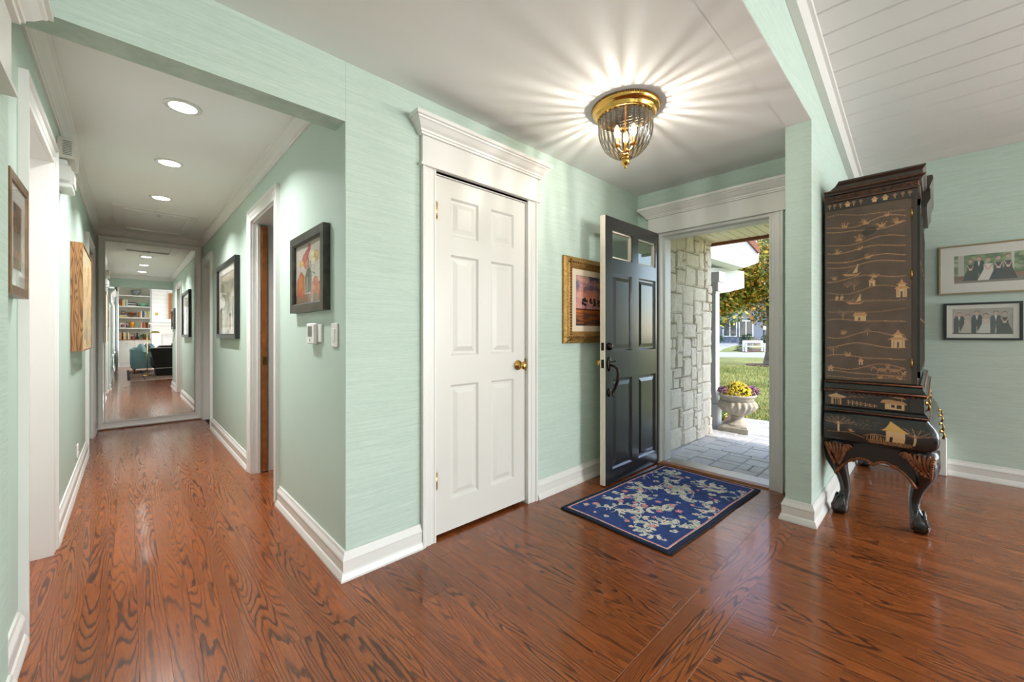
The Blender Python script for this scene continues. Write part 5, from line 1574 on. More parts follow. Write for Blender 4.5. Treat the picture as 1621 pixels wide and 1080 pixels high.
def ashlar(nu, nv, shapes, seed):
    """fill a grid of cells with random rectangles"""
    r = random.Random(seed)
    g = [[False] * nv for _ in range(nu)]
    out = []
    for j in range(nv):
        for i in range(nu):
            if g[i][j]: continue
            for (w, h) in sorted(shapes, key=lambda s: r.random() * (1 + 0.15 * s[0] * s[1]), reverse=True) + [(1, 1)]:
                if i + w <= nu and j + h <= nv and all(not g[i + a][j + b] for a in range(w) for b in range(h)):
                    for a in range(w):
                        for b in range(h): g[i + a][j + b] = True
                    out.append((i, j, w, h)); break
    return out
SY = 1.868                        # face of the stone wall
sw_x0, sw_x1 = 3.615, 5.095
stone_wall = struct('wall_stone', MB().box(sw_x0, sw_x1 - 0.03, SY + 0.018, SY + 0.08, ZP - 0.1, 2.30), M['mortar'], 'rough cream limestone wall of the porch', 'wall')
U = 0.074
V = 0.0525
r = random.Random(77)
for (i, j, w, h) in ashlar(20, 45, [(2, 2), (3, 2), (4, 2), (2, 3), (3, 3), (5, 3), (4, 4), (3, 4), (1, 2), (2, 4), (5, 2), (2, 1), (3, 1)], 5):
    x0, x1 = sw_x0 + i * U + 0.003, sw_x0 + (i + w) * U - 0.003
    z0, z1 = ZP + j * V + 0.0025, ZP + (j + h) * V - 0.0025
    if i + w == 20: x1 += r.uniform(-0.012, 0.012)
    n, mq = 6, 5
    proud = r.uniform(0.0, 0.014)
    us = (0, 0.09, 0.36, 0.64, 0.91, 1.0)
    vs, fs = [], []
    for b in range(mq):
        for a_ in range(n):
            u, v = us[a_], (0, 0.10, 0.5, 0.90, 1.0)[b]
            e = min(u, 1 - u, v, 1 - v)
            d = (0.008 + proud + r.uniform(-0.005, 0.005)) if e > 0 else r.uniform(-0.004, 0.001)
            vs.append((x0 + (x1 - x0) * u + (r.uniform(-0.004, 0.004)), SY - d, z0 + (z1 - z0) * v + r.uniform(-0.003, 0.003)))
    for b in range(mq - 1):
        for a_ in range(n - 1):
            k = b * n + a_; fs.append((k, k + 1, k + n + 1, k + n))
    rim = [a_ for a_ in range(n)] + [b * n + n - 1 for b in range(1, mq)] + [(mq - 1) * n + a_ for a_ in range(n - 2, -1, -1)] + [b * n for b in range(mq - 2, 0, -1)]
    o_ = len(vs)
    vs += [(vs[k][0], SY + 0.03, vs[k][2]) for k in rim]
    for q in range(len(rim)):
        q2 = (q + 1) % len(rim); fs.append((rim[q], o_ + q, o_ + q2, rim[q2]))
    ob('stone', MB().add(vs, fs), M['limestone'], stone_wall)
# side of the pier
ob('stone_return', MB().box(sw_x1 - 0.035, sw_x1 - 0.004, SY, SY + 0.3, ZP, 2.28), M['limestone'], stone_wall)

porch = struct('porch_floor', MB().box(3.62, 6.42, YS1, 2.75, ZP - 0.12, ZP - 0.012), M['joint'], 'grey concrete paver porch floor', 'pavement')
PU = 0.098
px0, py0 = 3.645, 0.65
r = random.Random(5)
for (i, j, w, h) in ashlar(28, 21, [(2, 1), (2, 2), (1, 2), (3, 2), (2, 1), (3, 2), (2, 2)], 9):
    x0, y0 = px0 + i * PU + 0.003, py0 + j * PU + 0.003
    x1, y1 = px0 + (i + w) * PU - 0.003, py0 + (j + h) * PU - 0.003
    dz = r.uniform(-0.002, 0.002)
    ob('paver', MB().cbox(x0, x1, y0, y1, ZP - 0.04, ZP + dz, 0.007), M['paver'], porch)
# porch ceiling of narrow boards along x
pc = struct('ceiling_porch', MB().box(3.60, 5.17, YS1, 2.6, 2.275, 2.36), M['soffit'], 'pale wooden board ceiling of the porch', 'ceiling')
y = 0.65
while y < 2.0:
    ob('ceiling_board', MB().cbox(3.60, 5.16, y + 0.003, y + 0.087, -2.274, -2.258, 0.004).xf(Matrix.Scale(-1, 4, (0, 0, 1))), M['soffit'], pc)
    y += 0.09
struct('trim_3', MB().box(5.15, 5.20, YS1, 2.6, 2.225, 2.42), M['rust'], 'rust brown fascia at the edge of the porch ceiling', 'trim')
struct('roof_porch', MB().box(3.62, 5.22, YS1 + 0.01, 7.1, 2.42, 2.5).prism([(XF + 0.16, zv(XF) + 0.05), (5.40, 2.50), (5.40, 2.66), (XF + 0.16, 2.8)], 'y', YB - 0.3, 0.75), M['rust'], 'brown roof edge above the porch', 'roof')

# white pilaster and neighbouring eave
pl = thing('porch_pilaster', (5.52, 2.00, ZP), 'white painted pilaster behind the stone wall with plinth and capital', 'column')
ob('plinth', MB().bbox(5.44, 5.60, 1.915, 2.08, ZP - 0.05, ZP + 0.30, 0.008), M['eavewhite'], pl)
ob('shaft', MB().bbox(5.455, 5.58, 1.935, 2.06, ZP + 0.30, 1.80, 0.006), M['eavewhite'], pl)
ob('capital', MB().bbox(5.44, 5.60, 1.900, 2.08, 1.70, 1.82, 0.006).bbox(5.42, 5.62, 1.88, 2.10, 1.82, 1.95, 0.006), M['eavewhite'], pl)
sA, cA = math.sin(0.7609), math.cos(0.7609)
def cam_pt(px, py, w):
    u = (px - 810.5) / 637.3 * w
    return (w * sA + u * cA, w * cA - u * sA, CAM_H + (528.5 - py) / 637.3 * w)
ev = thing('neighbour_eave', (8.2, 2.9, 2.0), 'white boxed eave of the next wing beyond the porch', 'eave')
def slab(name, quad, w0, w1, m, parent):
    """box whose face is the given outline at distance w0 and which really runs back to w1 at the same size"""
    f_ = [Vector(cam_pt(x, y, w0)) for x, y in quad]
    d = Vector((sA, cA, 0)) * (w1 - w0)
    n = len(f_)
    ob(name, MB().add([*f_, *[p + d for p in f_]], [tuple(range(n)), tuple(range(2 * n - 1, n - 1, -1))] + [(i, i + n, (i + 1) % n + n, (i + 1) % n) for i in range(n)]), m, parent)
slab('fascia', [(1080, 372), (1176, 374), (1202, 400), (1200, 416), (1178, 424), (1080, 396)], 8.2, 11.5, M['eavewhite'], ev)
slab('beam', [(1080, 420), (1160, 426), (1178, 430), (1178, 456), (1150, 463), (1080, 466)], 8.6, 11.5, M['eavewhite'], ev)
slab('post', [(1078, 372), (1098, 372), (1098, 640), (1078, 640)], 8.7, 9.2, M['eavewhite'], ev)
slab('gutter', [(1176, 372), (1190, 366), (1204, 398), (1202, 401)], 8.15, 8.3, M['rust'], ev)

# ------------------------------------------------------------------ urn with flowers
M['caststone'] = stone_mat('cast_stone', rgb(150, 138, 124), rgb(184, 174, 160), rgb(208, 201, 190), 18.0, 0.3)
UX, UY = 5.50, 1.70
urn = thing('garden_urn', (UX, UY, ZP), 'weathered cast stone urn with fluted bowl on the porch pavers', 'urn')
ob('plinth', MB().loft([[(UX + sx * h_, UY + sy * h_, ZP + z) for sx, sy in ((-1, -1), (1, -1), (1, 1), (-1, 1))] for z, h_ in ((0.0, 0.170), (0.055, 0.170), (0.062, 0.158), (0.075, 0.150), (0.082, 0.130))]), M['caststone'], urn)
ob('foot', MB().lathe([(0.150, 0.070), (0.150, 0.085), (0.135, 0.095), (0.110, 0.105), (0.082, 0.125), (0.070, 0.145), (0.066, 0.165), (0.076, 0.180), (0.070, 0.190), (0.062, 0.195)], (UX, UY, ZP), 28), M['caststone'], urn)
ob('fluted_bowl', MB().lathe([(0.062, 0.190), (0.098, 0.205), (0.150, 0.232), (0.192, 0.270), (0.212, 0.310), (0.206, 0.345), (0.184, 0.368), (0.172, 0.374)], (UX, UY, ZP), 144, True, 18, 0.055), M['caststone'], urn)
ob('rim', MB().lathe([(0.150, 0.368), (0.176, 0.374), (0.184, 0.400), (0.192, 0.418), (0.206, 0.428), (0.214, 0.440), (0.210, 0.452), (0.190, 0.452), (0.175, 0.430), (0.0001, 0.425)], (UX, UY, ZP), 36), M['caststone'], urn)
M['leafgreen'] = simple('plant_green', rgb(70, 98, 42), 0.6, vary=0.4, vscale=20)
M['mumyellow'] = simple('yellow_petals', rgb(236, 200, 40), 0.6, vary=0.15, vscale=40)
M['mumpurple'] = simple('purple_petals', rgb(158, 96, 138), 0.6, vary=0.3, vscale=30)
M['white_fl'] = simple('pale_petals', rgb(206, 200, 190), 0.6)
def flower_mound(name, cx_, cy, cz, rx, rz, n, m, mat, seed, label, fs_=0.016):
    t = thing(name, (cx_, cy, cz), label, 'flowers')
    r = random.Random(seed)
    lv, ft = MB(), MB()
    for k in range(n):
        t_, q = r.uniform(0, 2 * PI), math.acos(r.uniform(0.0, 1))
        d = Vector((math.cos(t_) * math.sin(q), math.sin(t_) * math.sin(q), math.cos(q)))
        p = Vector((cx_, cy, cz)) + Vector((d.x * rx, d.y * rx, d.z * rz)) * r.uniform(0.9, 1.05)
        a1 = d.orthogonal().normalized(); b1 = d.cross(a1)
        R = fs_ * r.uniform(0.7, 1.2)
        vs = [p + d * R * 0.4]
        for i in range(10):
            tt = 2 * PI * i / 10; rr = R * (1.0 if i % 2 == 0 else 0.55)
            vs.append(p + a1 * rr * math.cos(tt) + b1 * rr * math.sin(tt))
        ft.add(vs, [(0, 1 + i, 1 + (i + 1) % 10) for i in range(10)])
    for k in range(m):
        t_, q = r.uniform(0, 2 * PI), math.acos(r.uniform(-0.2, 1))
        d = Vector((math.cos(t_) * math.sin(q), math.sin(t_) * math.sin(q), math.cos(q)))
        p = Vector((cx_, cy, cz)) + Vector((d.x * rx, d.y * rx, d.z * rz)) * r.uniform(0.5, 0.97)
        a1 = (d + Vector((r.uniform(-1, 1), r.uniform(-1, 1), r.uniform(-1, 1))) * 0.6).normalized(); b1 = a1.orthogonal().normalized()
        L = 0.03
        lv.add([p - b1 * 0.008, p + a1 * L, p + b1 * 0.008], [(0, 1, 2)])
    o = ob('blossoms', ft, mat, t); o['kind'] = 'stuff'
    o = ob('foliage', lv, M['leafgreen'], t); o['kind'] = 'stuff'
flower_mound('chrysanthemum', UX, UY, ZP + 0.44, 0.155, 0.165, 420, 700, M['mumyellow'], 3, 'round mound of yellow chrysanthemums in the stone urn')
flower_mound('chrysanthemum', UX - 0.12, UY + 0.13, ZP + 0.48, 0.06, 0.07, 70, 100, M['mumpurple'], 4, 'small purple flowers at the house side of the urn')
flower_mound('chrysanthemum', UX + 0.10, UY - 0.13, ZP + 0.46, 0.085, 0.10, 110, 120, M['mumpurple'], 5, 'purple flowers spilling over the street side of the urn')

# ------------------------------------------------------------------ garden and street
def ground_mat(name, c0, c1, c2, s1, s2):
    t = NT(name)
    p = t.pos()
    n = t.noise(t.scaled(p, (1, 1, 1)), s1, 4, 0.6); n2 = t.noise(p, s2, 3, 0.7)
    c = t.ramp(n, [(0.3, c0), (0.5, c1), (0.7, c2)])
    c = t.mix(t.math('MULTIPLY', n2, 0.5), c, c0)
    t.l(c, t.b.inputs['Base Color']); t.b.inputs['Roughness'].default_value = 0.9
    t.bump(n2, 0.5, 0.03)
    return t.m
M['lawn'] = ground_mat('lawn_green', rgb(104, 112, 50), rgb(136, 140, 70), rgb(166, 160, 92), 0.8, 25)
M['concrete'] = simple('street_concrete', rgb(160, 159, 158), 0.9, vary=0.06, vscale=1.0)
M['mulch'] = simple('bark_mulch', rgb(94, 66, 50), 0.95, vary=0.5, vscale=30, bump=0.8, bscale=60)
ZG = -0.20
gd = MB()
gd.box(6.42, 160, -40, 120, ZG - 0.3, ZG).box(5.12, 6.42, 2.12, 12, ZG - 0.3, ZG)
struct('lawn', gd, M['lawn'], 'sunlit front lawn with fallen leaves', 'lawn')
# grass blades near the porch
r = random.Random(21)
gb = MB()
for k in range(9000):
    q = r.random() ** 1.6
    x = 6.45 + 12 * q; w_ = 0.55 + 0.14 * (x - 6.4)
    y = x * 0.285 + r.uniform(-w_, w_) + 0.10
    h_ = r.uniform(0.025, 0.06) * (1 + q); g = r.uniform(0, PI); s = 0.004 * (1 + 2 * q)
    lean = r.uniform(-0.02, 0.02)
    gb.add([(x - s * math.cos(g), y - s * math.sin(g), ZG), (x + s * math.cos(g), y + s * math.sin(g), ZG), (x + lean, y + lean, ZG + h_)], [(0, 1, 2)])
o = ob('grass', gb, M['lawn']); tag(o, 'short green grass blades on the front lawn', 'grass', kind='stuff')
# fallen leaves
M['leafy'] = simple('autumn_yellow_leaf', rgb(196, 140, 40), 0.7, vary=0.4, vscale=3)
fl_ = MB()
for k in range(700):
    q = r.random(); x = 7 + 14 * q; y = x * 0.285 + r.uniform(-1, 1) * (0.6 + 0.15 * (x - 6)); g = r.uniform(0, PI); s = 0.035
    fl_.add([(x - s * math.cos(g), y - s * math.sin(g), ZG + 0.04), (x + s * math.sin(g) * 0.5, y - s * 0.5 * math.cos(g), ZG + 0.05), (x + s * math.cos(g), y + s * math.sin(g), ZG + 0.045), (x - s * 0.5 * math.sin(g), y + s * 0.5 * math.cos(g), ZG + 0.055)], [(0, 1, 2, 3)])
o = ob('fallen_leaves', fl_, M['leafy']); tag(o, 'yellow fallen leaves scattered on the lawn', 'leaves', kind='stuff')
# driveway strip and the road beyond (laid across the view)
def strip(name, pts, z, m, label, cat, th=0.02):
    n = len(pts)
    vs = [(x, y, z) for x, y in pts] + [(x, y, z - th) for x, y in pts]
    return struct(name, MB().add(vs, [tuple(range(n)), tuple(range(2 * n - 1, n - 1, -1))] + [(i, i + n, (i + 1) % n + n, (i + 1) % n) for i in range(n)]), m, label, cat)
def gpt(px, py):
    w = (CAM_H - ZG) * 637.3 / (py - 528.5)
    p = cam_pt(px, py, w); return (p[0], p[1])
strip('sidewalk', [gpt(1060, 564), gpt(1290, 568), gpt(1290, 559), gpt(1060, 557.5)], ZG + 0.012, M['concrete'], 'pale concrete sidewalk crossing the lawn', 'sidewalk')
strip('driveway', [gpt(1060, 557.8), gpt(1138, 557.5), gpt(1146, 552), gpt(1166, 547), gpt(1216, 545), gpt(1290, 546), gpt(1290, 536), gpt(1216, 537), gpt(1170, 540.5), gpt(1130, 543.5), gpt(1060, 546)], ZG + 0.010, M['concrete'], 'curving pale driveway in front of the grey house', 'driveway')
# flower bed beside the urn
bed = struct('flower_bed', MB().box(5.62, 6.42, 1.95, 2.75, ZG, ZP + 0.01), M['mulch'], 'mulched bed behind the urn', 'ground')
sh_ = thing('yellow_shrub', (5.95, 2.12, ZP), 'low yellow green leafy plant behind the urn', 'plant')
M['leafyel'] = simple('yellow_green_leaf', rgb(176, 180, 60), 0.6, vary=0.3, vscale=20)
def leaf_cloud(name, c, rx, ry, rz, n, size, mats, parent, seed, hollow=0.3):
    r = random.Random(seed)
    bs = [MB() for _ in mats]
    for k in range(n):
        while True:
            d = Vector((r.uniform(-1, 1), r.uniform(-1, 1), r.uniform(-1, 1)))
            if hollow < d.length < 1: break
        p = Vector((c[0] + d.x * rx, c[1] + d.y * ry, c[2] + d.z * rz))
        a1 = Vector((r.uniform(-1, 1), r.uniform(-1, 1), r.uniform(-1, 1))).normalized(); b1 = a1.orthogonal().normalized()
        s = size * r.uniform(0.6, 1.3)
        bs[r.randrange(len(mats))].add([p - a1 * s, p + b1 * s * 0.5, p + a1 * s, p - b1 * s * 0.5], [(0, 1, 2, 3)])
    for b, m in zip(bs, mats):
        o = ob(name, b, m, parent); o['kind'] = 'stuff'
leaf_cloud('foliage', (5.95, 2.12, ZP + 0.16), 0.22, 0.16, 0.20, 500, 0.035, [M['leafyel'], M['leafgreen']], sh_, 8, 0.1)
ob('stem', MB().tube([(5.95, 2.12, ZP), (5.95, 2.12, ZP + 0.15)], 0.008, 6), M['leafgreen'], sh_)

# autumn tree
M['bark'] = simple('tree_bark', rgb(104, 92, 80), 0.95, vary=0.35, vscale=6, bump=0.9, bscale=18)
M['leafo'] = simple('autumn_orange_leaf', rgb(206, 148, 52), 0.65, vary=0.3, vscale=2)
M['leafg1'] = simple('maple_green_leaf', rgb(110, 122, 44), 0.65, vary=0.35, vscale=2)
M['leafg2'] = simple('maple_yellow_leaf', rgb(188, 172, 62), 0.65, vary=0.3, vscale=2)
TX, TY = gpt(1223, 579)
tree = thing('autumn_tree', (TX, TY, ZG), 'yellowing maple tree with grey trunk on the front lawn', 'tree')
tk = MB().tube([(TX, TY, ZG - 0.05), (TX, TY, ZG + 0.10), (TX, TY, ZG + 0.5), (TX + 0.05, TY, ZG + 1.6), (TX + 0.05, TY + 0.05, ZG + 3.2), (TX, TY, ZG + 5.5), (TX + 0.2, TY, ZG + 8)], [0.44, 0.36, 0.27, 0.23, 0.21, 0.16, 0.06], 14)
ob('trunk', tk, M['bark'], tree)
for (h0, dx, dy, dz, rr) in ((2.6, -1.6, 3.2, 0.9, 0.09), (3.0, 1.0, -2.6, 1.6, 0.09), (3.4, -1.2, 2.0, 1.9, 0.08), (3.3, 2.2, 1.2, 1.6, 0.08), (4.2, -2.0, -1.4, 1.8, 0.07), (2.9, -2.4, 1.2, 1.0, 0.07)):
    ob('branch', MB().tube([(TX + 0.05, TY, ZG + h0), (TX + dx * 0.4, TY + dy * 0.4, ZG + h0 + dz * 0.55), (TX + dx, TY + dy, ZG + h0 + dz)], [rr, rr * 0.7, rr * 0.25], 8), M['bark'], tree)
lm = [M['leafo'], M['leafg1'], M['leafg2'], M['leafg1']]
leaf_cloud('foliage', (TX - 0.3, TY + 0.9, ZG + 4.6), 3.3, 4.2, 2.1, 15000, 0.10, lm, tree, 31, 0.1)
leaf_cloud('foliage', (TX - 0.8, TY + 2.5, ZG + 3.0), 1.9, 1.7, 0.95, 4500, 0.10, lm, tree, 32, 0.05)
for (qx, qy, qr, qn, qs) in ((1138, 474, 0.95, 2300, 33), (1176, 462, 0.9, 1700, 34), (1150, 440, 1.3, 3000, 35)):
    q_ = cam_pt(qx, qy, 16.5)
    leaf_cloud('foliage', q_, qr, qr, qr * 0.62, qn, 0.10, lm, tree, qs, 0.05)
strip('tree_mulch', [(TX + 1.0 * math.cos(2 * PI * k / 18), TY + 1.0 * math.sin(2 * PI * k / 18)) for k in range(18)], ZG + 0.03, M['mulch'], 'dark mulch ring around the tree trunk', 'ground', 0.03)
# a second tree out of frame to the side whose crown dapples the pavers is not needed; small shrubs and bench across the driveway
def on(px, py): return gpt(px, py)
bxp, byp = on(1201, 557)
bench = thing('garden_bench', (bxp, byp, ZG), 'white garden bench beside a small blue spruce', 'bench')
d_ = Vector((0.72, -0.69, 0)); e_ = Vector((0.69, 0.72, 0))
def obox(c, u, v, hu, hv, z0, z1):
    c = Vector((c[0], c[1], 0)); P = [c - u * hu - v * hv, c + u * hu - v * hv, c + u * hu + v * hv, c - u * hu + v * hv]
    return MB().add([(p.x, p.y, z0) for p in P] + [(p.x, p.y, z1) for p in P], [(0, 3, 2, 1), (4, 5, 6, 7), (0, 1, 5, 4), (1, 2, 6, 5), (2, 3, 7, 6), (3, 0, 4, 7)])
bw = 0.70; B0 = Vector((bxp, byp, 0)) - d_ * 0.35
for q in (-1, 1):
    c = B0 + d_ * q * bw
    ob('end_panel', obox(c - e_ * 0.18, d_, e_, 0.05, 0.05, ZG, ZG + 0.62), M['eavewhite'], bench); ob('end_panel', obox(c + e_ * 0.18, d_, e_, 0.05, 0.05, ZG, ZG + 0.85), M['eavewhite'], bench)
    ob('arm_rest', obox(c, d_, e_, 0.055, 0.25, ZG + 0.58, ZG + 0.63), M['eavewhite'], bench)
ob('seat', obox(B0, d_, e_, bw, 0.22, ZG + 0.38, ZG + 0.43), M['eavewhite'], bench)
ob('backrest', obox(B0 + e_ * 0.2, d_, e_, bw, 0.025, ZG + 0.68, ZG + 0.85), M['eavewhite'], bench)
M['spruce'] = simple('blue_spruce_needles', rgb(92, 112, 98), 0.8, vary=0.3, vscale=10)
sx_, sy_ = on(1177, 556)
spr = thing('blue_spruce', (sx_, sy_, ZG), 'small conical blue spruce beside the bench', 'tree')
sm = MB(); r = random.Random(3)
for k in range(900):
    h_ = r.random() ** 1.4; R = 0.62 * (1 - h_) + 0.03; t_ = r.uniform(0, 2 * PI); rr = R * r.uniform(0.5, 1.0)
    p = Vector((sx_ + rr * math.cos(t_), sy_ + rr * math.sin(t_), ZG + 0.08 + 1.15 * h_)); o2 = Vector((math.cos(t_), math.sin(t_), 0.25)).normalized()
    s2 = o2.cross(Vector((0, 0, 1))).normalized()
    sm.add([p - s2 * 0.05, p + o2 * 0.16, p + s2 * 0.05], [(0, 1, 2)])
o = ob('needles', sm, M['spruce'], spr); o['kind'] = 'stuff'
ob('trunk', MB().tube([(sx_, sy_, ZG), (sx_, sy_, ZG + 1.1)], [0.05, 0.01], 7), M['bark'], spr)
bd2 = strip('shrub_bed', [on(1160, 555), on(1180, 558), on(1212, 557), on(1218, 553), on(1190, 551.5)], ZG + 0.03, M['mulch'], 'dark mulch bed under the spruce and bench', 'ground')
rx_, ry_ = on(1193, 550)
rs_ = thing('rose_bush', (rx_, ry_, ZG), 'small red flowering bush behind the bench', 'plant')
leaf_cloud('foliage', (rx_, ry_, ZG + 0.55), 0.55, 0.55, 0.5, 260, 0.07, [M['leafgreen'], M['leafgreen'], simple('red_petals', rgb(190, 70, 70), 0.6)], rs_, 9, 0.1)
lx_, ly_ = on(1210, 548)
lp_ = thing('lamp_post', (lx_, ly_, ZG), 'thin black lamp post with white globe near the tree trunk', 'lamp post')
ob('post', MB().tube([(lx_, ly_, ZG), (lx_, ly_, ZG + 1.75)], 0.05, 8), M['black'], lp_)
ob('lantern', MB().lathe([(0.10, 1.75), (0.16, 1.95), (0.14, 2.15), (0.0001, 2.25)], (lx_, ly_, ZG), 12), M['eavewhite'], lp_)

# grey house across the street
HW = 62.0
hc = cam_pt(1165, 528.5, HW)
hs_ = thing('grey_house', (hc[0], hc[1], ZG), 'grey sided house across the street seen through the foliage', 'house')
M['siding'] = simple('grey_siding', rgb(112, 122, 140), 0.8)
M['darkwin'] = simple('house_window_glass', rgb(60, 70, 82), 0.15)
M['shingle'] = simple('grey_shingles', rgb(96, 94, 96), 0.9)
uu = Vector((cA, -sA, 0)); vv = Vector((sA, cA, 0)); hcv = Vector((hc[0], hc[1], 0))
ob('wall', obox(hcv + vv * 4, uu, vv, 13, 4, ZG - 1, ZG + 5.6), M['siding'], hs_)
pv = [hcv - uu * 13.5 - vv * 0.6, hcv + uu * 13.5 - vv * 0.6, hcv + uu * 13.5 + vv * 8.6, hcv - uu * 13.5 + vv * 8.6, hcv - uu * 9 + vv * 4, hcv + uu * 9 + vv * 4]
rv = [(p.x, p.y, ZG + (5.5 if i < 4 else 9.0)) for i, p in enumerate(pv)]
ob('roof', MB().add(rv, [(0, 1, 5, 4), (1, 2, 5), (2, 3, 4, 5), (3, 0, 4), (3, 2, 1, 0)]), M['shingle'], hs_)
for (q, w2, z0, z1) in ((-4.4, 0.9, 0.9, 3.2), (-1.0, 1.1, 0.9, 3.4), (1.5, 1.1, 0.9, 3.4), (5.2, 0.9, 0.9, 3.2)):
    wd = ob('window', obox(hcv + uu * q - vv * 0.05, uu, vv, w2, 0.06, ZG + z0, ZG + z1), M['eavewhite'], hs_)
    ob('pane', obox(hcv + uu * (q - w2 * 0.47) - vv * 0.12, uu, vv, w2 * 0.38, 0.02, ZG + z0 + 0.15, ZG + z1 - 0.15), M['darkwin'], wd)
    ob('pane', obox(hcv + uu * (q + w2 * 0.47) - vv * 0.12, uu, vv, w2 * 0.38, 0.02, ZG + z0 + 0.15, ZG + z1 - 0.15), M['darkwin'], wd)
for k, (q, d2) in enumerate(((-4.2, 'by the first window of the grey house'), (0.2, 'between the windows of the grey house'), (3.6, 'by the last window of the grey house'))):
    c = hcv + uu * q - vv * 2.2
    t = thing('foundation_shrub', (c.x, c.y, ZG), 'rounded dark green shrub ' + d2, 'shrub', 'shrubs along the grey house')
    leaf_cloud('foliage', (c.x, c.y, ZG + 0.6), 1.0, 1.0, 0.8, 260, 0.18, [M['leafgreen']], t, 60 + k, 0.2)
# trees closing the horizon
M['leafd'] = simple('dark_tree_leaf', rgb(74, 92, 46), 0.8, vary=0.3, vscale=1)
for k, (px, w, rr, h_, mats, lab) in enumerate(((1120, 48, 4.5, 8.0, [M['leafd'], M['leafg2']], 'green street tree behind the white pilaster'), (1200, 84, 6.0, 11.0, [M['leafd'], M['leafg1']], 'tall green tree behind the grey house'), (1232, 55, 4.5, 9.0, [M['leafo'], M['leafd']], 'orange tinged street tree past the lamp post'), (1128, 92, 6.0, 10.0, [M['leafd'], M['leafo']], 'broad tree rising over the grey house roof'))):
    p = cam_pt(px, 528, w)
    t = thing('street_tree', (p[0], p[1], ZG), lab, 'tree', 'trees along the far street')
    ob('trunk', MB().tube([(p[0], p[1], ZG), (p[0], p[1], ZG + h_ * 0.6)], [0.3, 0.12], 8), M['bark'], t)
    leaf_cloud('foliage', (p[0], p[1], ZG + h_ * 0.62), rr, rr, h_ * 0.42, 1600, 0.32, mats, t, 70 + k, 0.2)

# ------------------------------------------------------------------ living room behind the camera, seen in the hall mirror
bk = thing('bookcase', (0.25, YB, 0), 'white built-in bookcase beside the fireplace, seen in the mirror', 'bookcase')
BX0, BX1, BYF = -0.215, 0.700, -6.95
M['bookback'] = simple('bookcase_back', rgb(206, 202, 186), 0.6)
ob('cabinet_base', MB().box(BX0, BX1, YB, BYF, 0.10, 0.985), M['white'], bk)
ob('plinth', MB().box(BX0, BX1, YB, BYF + 0.01, 0, 0.10), M['white'], bk)
for (x0, x1) in ((BX0 + 0.02, 0.235), (0.250, BX1 - 0.02)):
    dr = ob('cupboard_door', MB().box(x0, x1, BYF, BYF + 0.018, 0.13, 0.96), M['doorwhite'], bk)
    ob('knob', MB().ball(((x0 + x1) / 2, BYF + 0.035, 0.86), 0.015, 8, 6), M['brass'], dr)
ob('counter', MB().box(BX0, BX1, YB, BYF + 0.02, 0.985, 1.020), M['oak'], bk)
ob('back_panel', MB().box(BX0, BX1, YB, YB + 0.02, 1.02, 3.05), M['bookback'], bk)
ob('side_panel', MB().box(BX0, BX0 + 0.03, YB, BYF, 1.02, 3.05), M['white'], bk)
ob('side_panel', MB().box(BX1 - 0.03, BX1, YB, BYF, 1.02, 3.05), M['white'], bk)
SH = [1.020, 1.445, 1.840, 2.255, 2.665]
for z in SH[1:] + [3.05]:
    ob('shelf', MB().box(BX0 + 0.03, BX1 - 0.03, YB + 0.02, BYF, z - 0.04, z), M['white'], bk)
BC = {'red': (176, 60, 44), 'orange': (220, 130, 50), 'yellow': (232, 196, 70), 'cream': (226, 216, 192), 'white': (232, 232, 228), 'blue': (58, 82, 122), 'navy': (40, 48, 72), 'green': (150, 176, 158), 'brown': (120, 78, 52), 'black': (40, 38, 38), 'grey': (140, 142, 144), 'tan': (196, 166, 120), 'maroon': (110, 40, 44), 'ivory': (236, 226, 196), 'slate': (84, 96, 110), 'teal': (70, 118, 122)}
BM = {k: simple('book_' + k, rgb(*v), 0.6) for k, v in BC.items()}
pgm = simple('book_pages', rgb(236, 230, 214), 0.8)
ORD = ('lowest shelf', 'second shelf', 'third shelf', 'fourth shelf')
def book(x, w, h, d, z, col, shelf, lean=0.0, flat=False):
    t = thing('book', (x, BYF - 0.04, z), ('%s book lying on the %s of the white bookcase' if flat else '%s upright book on the %s of the white bookcase') % (col, shelf), 'book', '%s books on the %s' % (col, shelf))
    Mx = Matrix.Translation((x, BYF - 0.04, z)) @ Matrix.Rotation(lean, 4, 'Y')
    if flat:
        ob('cover', MB().box(0, h, -d, 0, 0, 0.004).box(0, h, -d, 0, w - 0.004, w).box(0, h, -0.004, 0, 0, w).xf(Mx), BM[col], t)
        ob('pages', MB().box(0.004, h - 0.004, -d + 0.004, -0.004, 0.004, w - 0.004).xf(Mx), pgm, t)
    else:
        ob('cover', MB().box(0, 0.003, -d, 0, 0, h).box(w - 0.003, w, -d, 0, 0, h).box(0, w, -0.004, 0, 0, h).xf(Mx), BM[col], t)
        ob('pages', MB().box(0.003, w - 0.003, -d + 0.004, -0.004, 0.004, h - 0.006).xf(Mx), pgm, t)
def row(x, z, shelf, cols, hs, w=0.036):
    for c, h in zip(cols, hs):
        book(x, w, h, 0.19, z, c, shelf); x += w + 0.003
    return x
row(-0.175, SH[3], ORD[3], ['orange', 'red', 'yellow', 'white', 'green', 'cream'], [0.09, 0.26, 0.22, 0.25, 0.24, 0.25])
for k, c in enumerate(('white', 'navy', 'cream', 'blue')): book(0.055, 0.036, 0.21, 0.17, SH[3] + 0.037 * k, c, ORD[3], flat=True)
row(0.335, SH[2], ORD[2], ['brown', 'orange', 'white', 'blue', 'grey', 'cream', 'green', 'yellow', 'ivory'], [0.20, 0.21, 0.24, 0.24, 0.23, 0.24, 0.23, 0.25, 0.24])
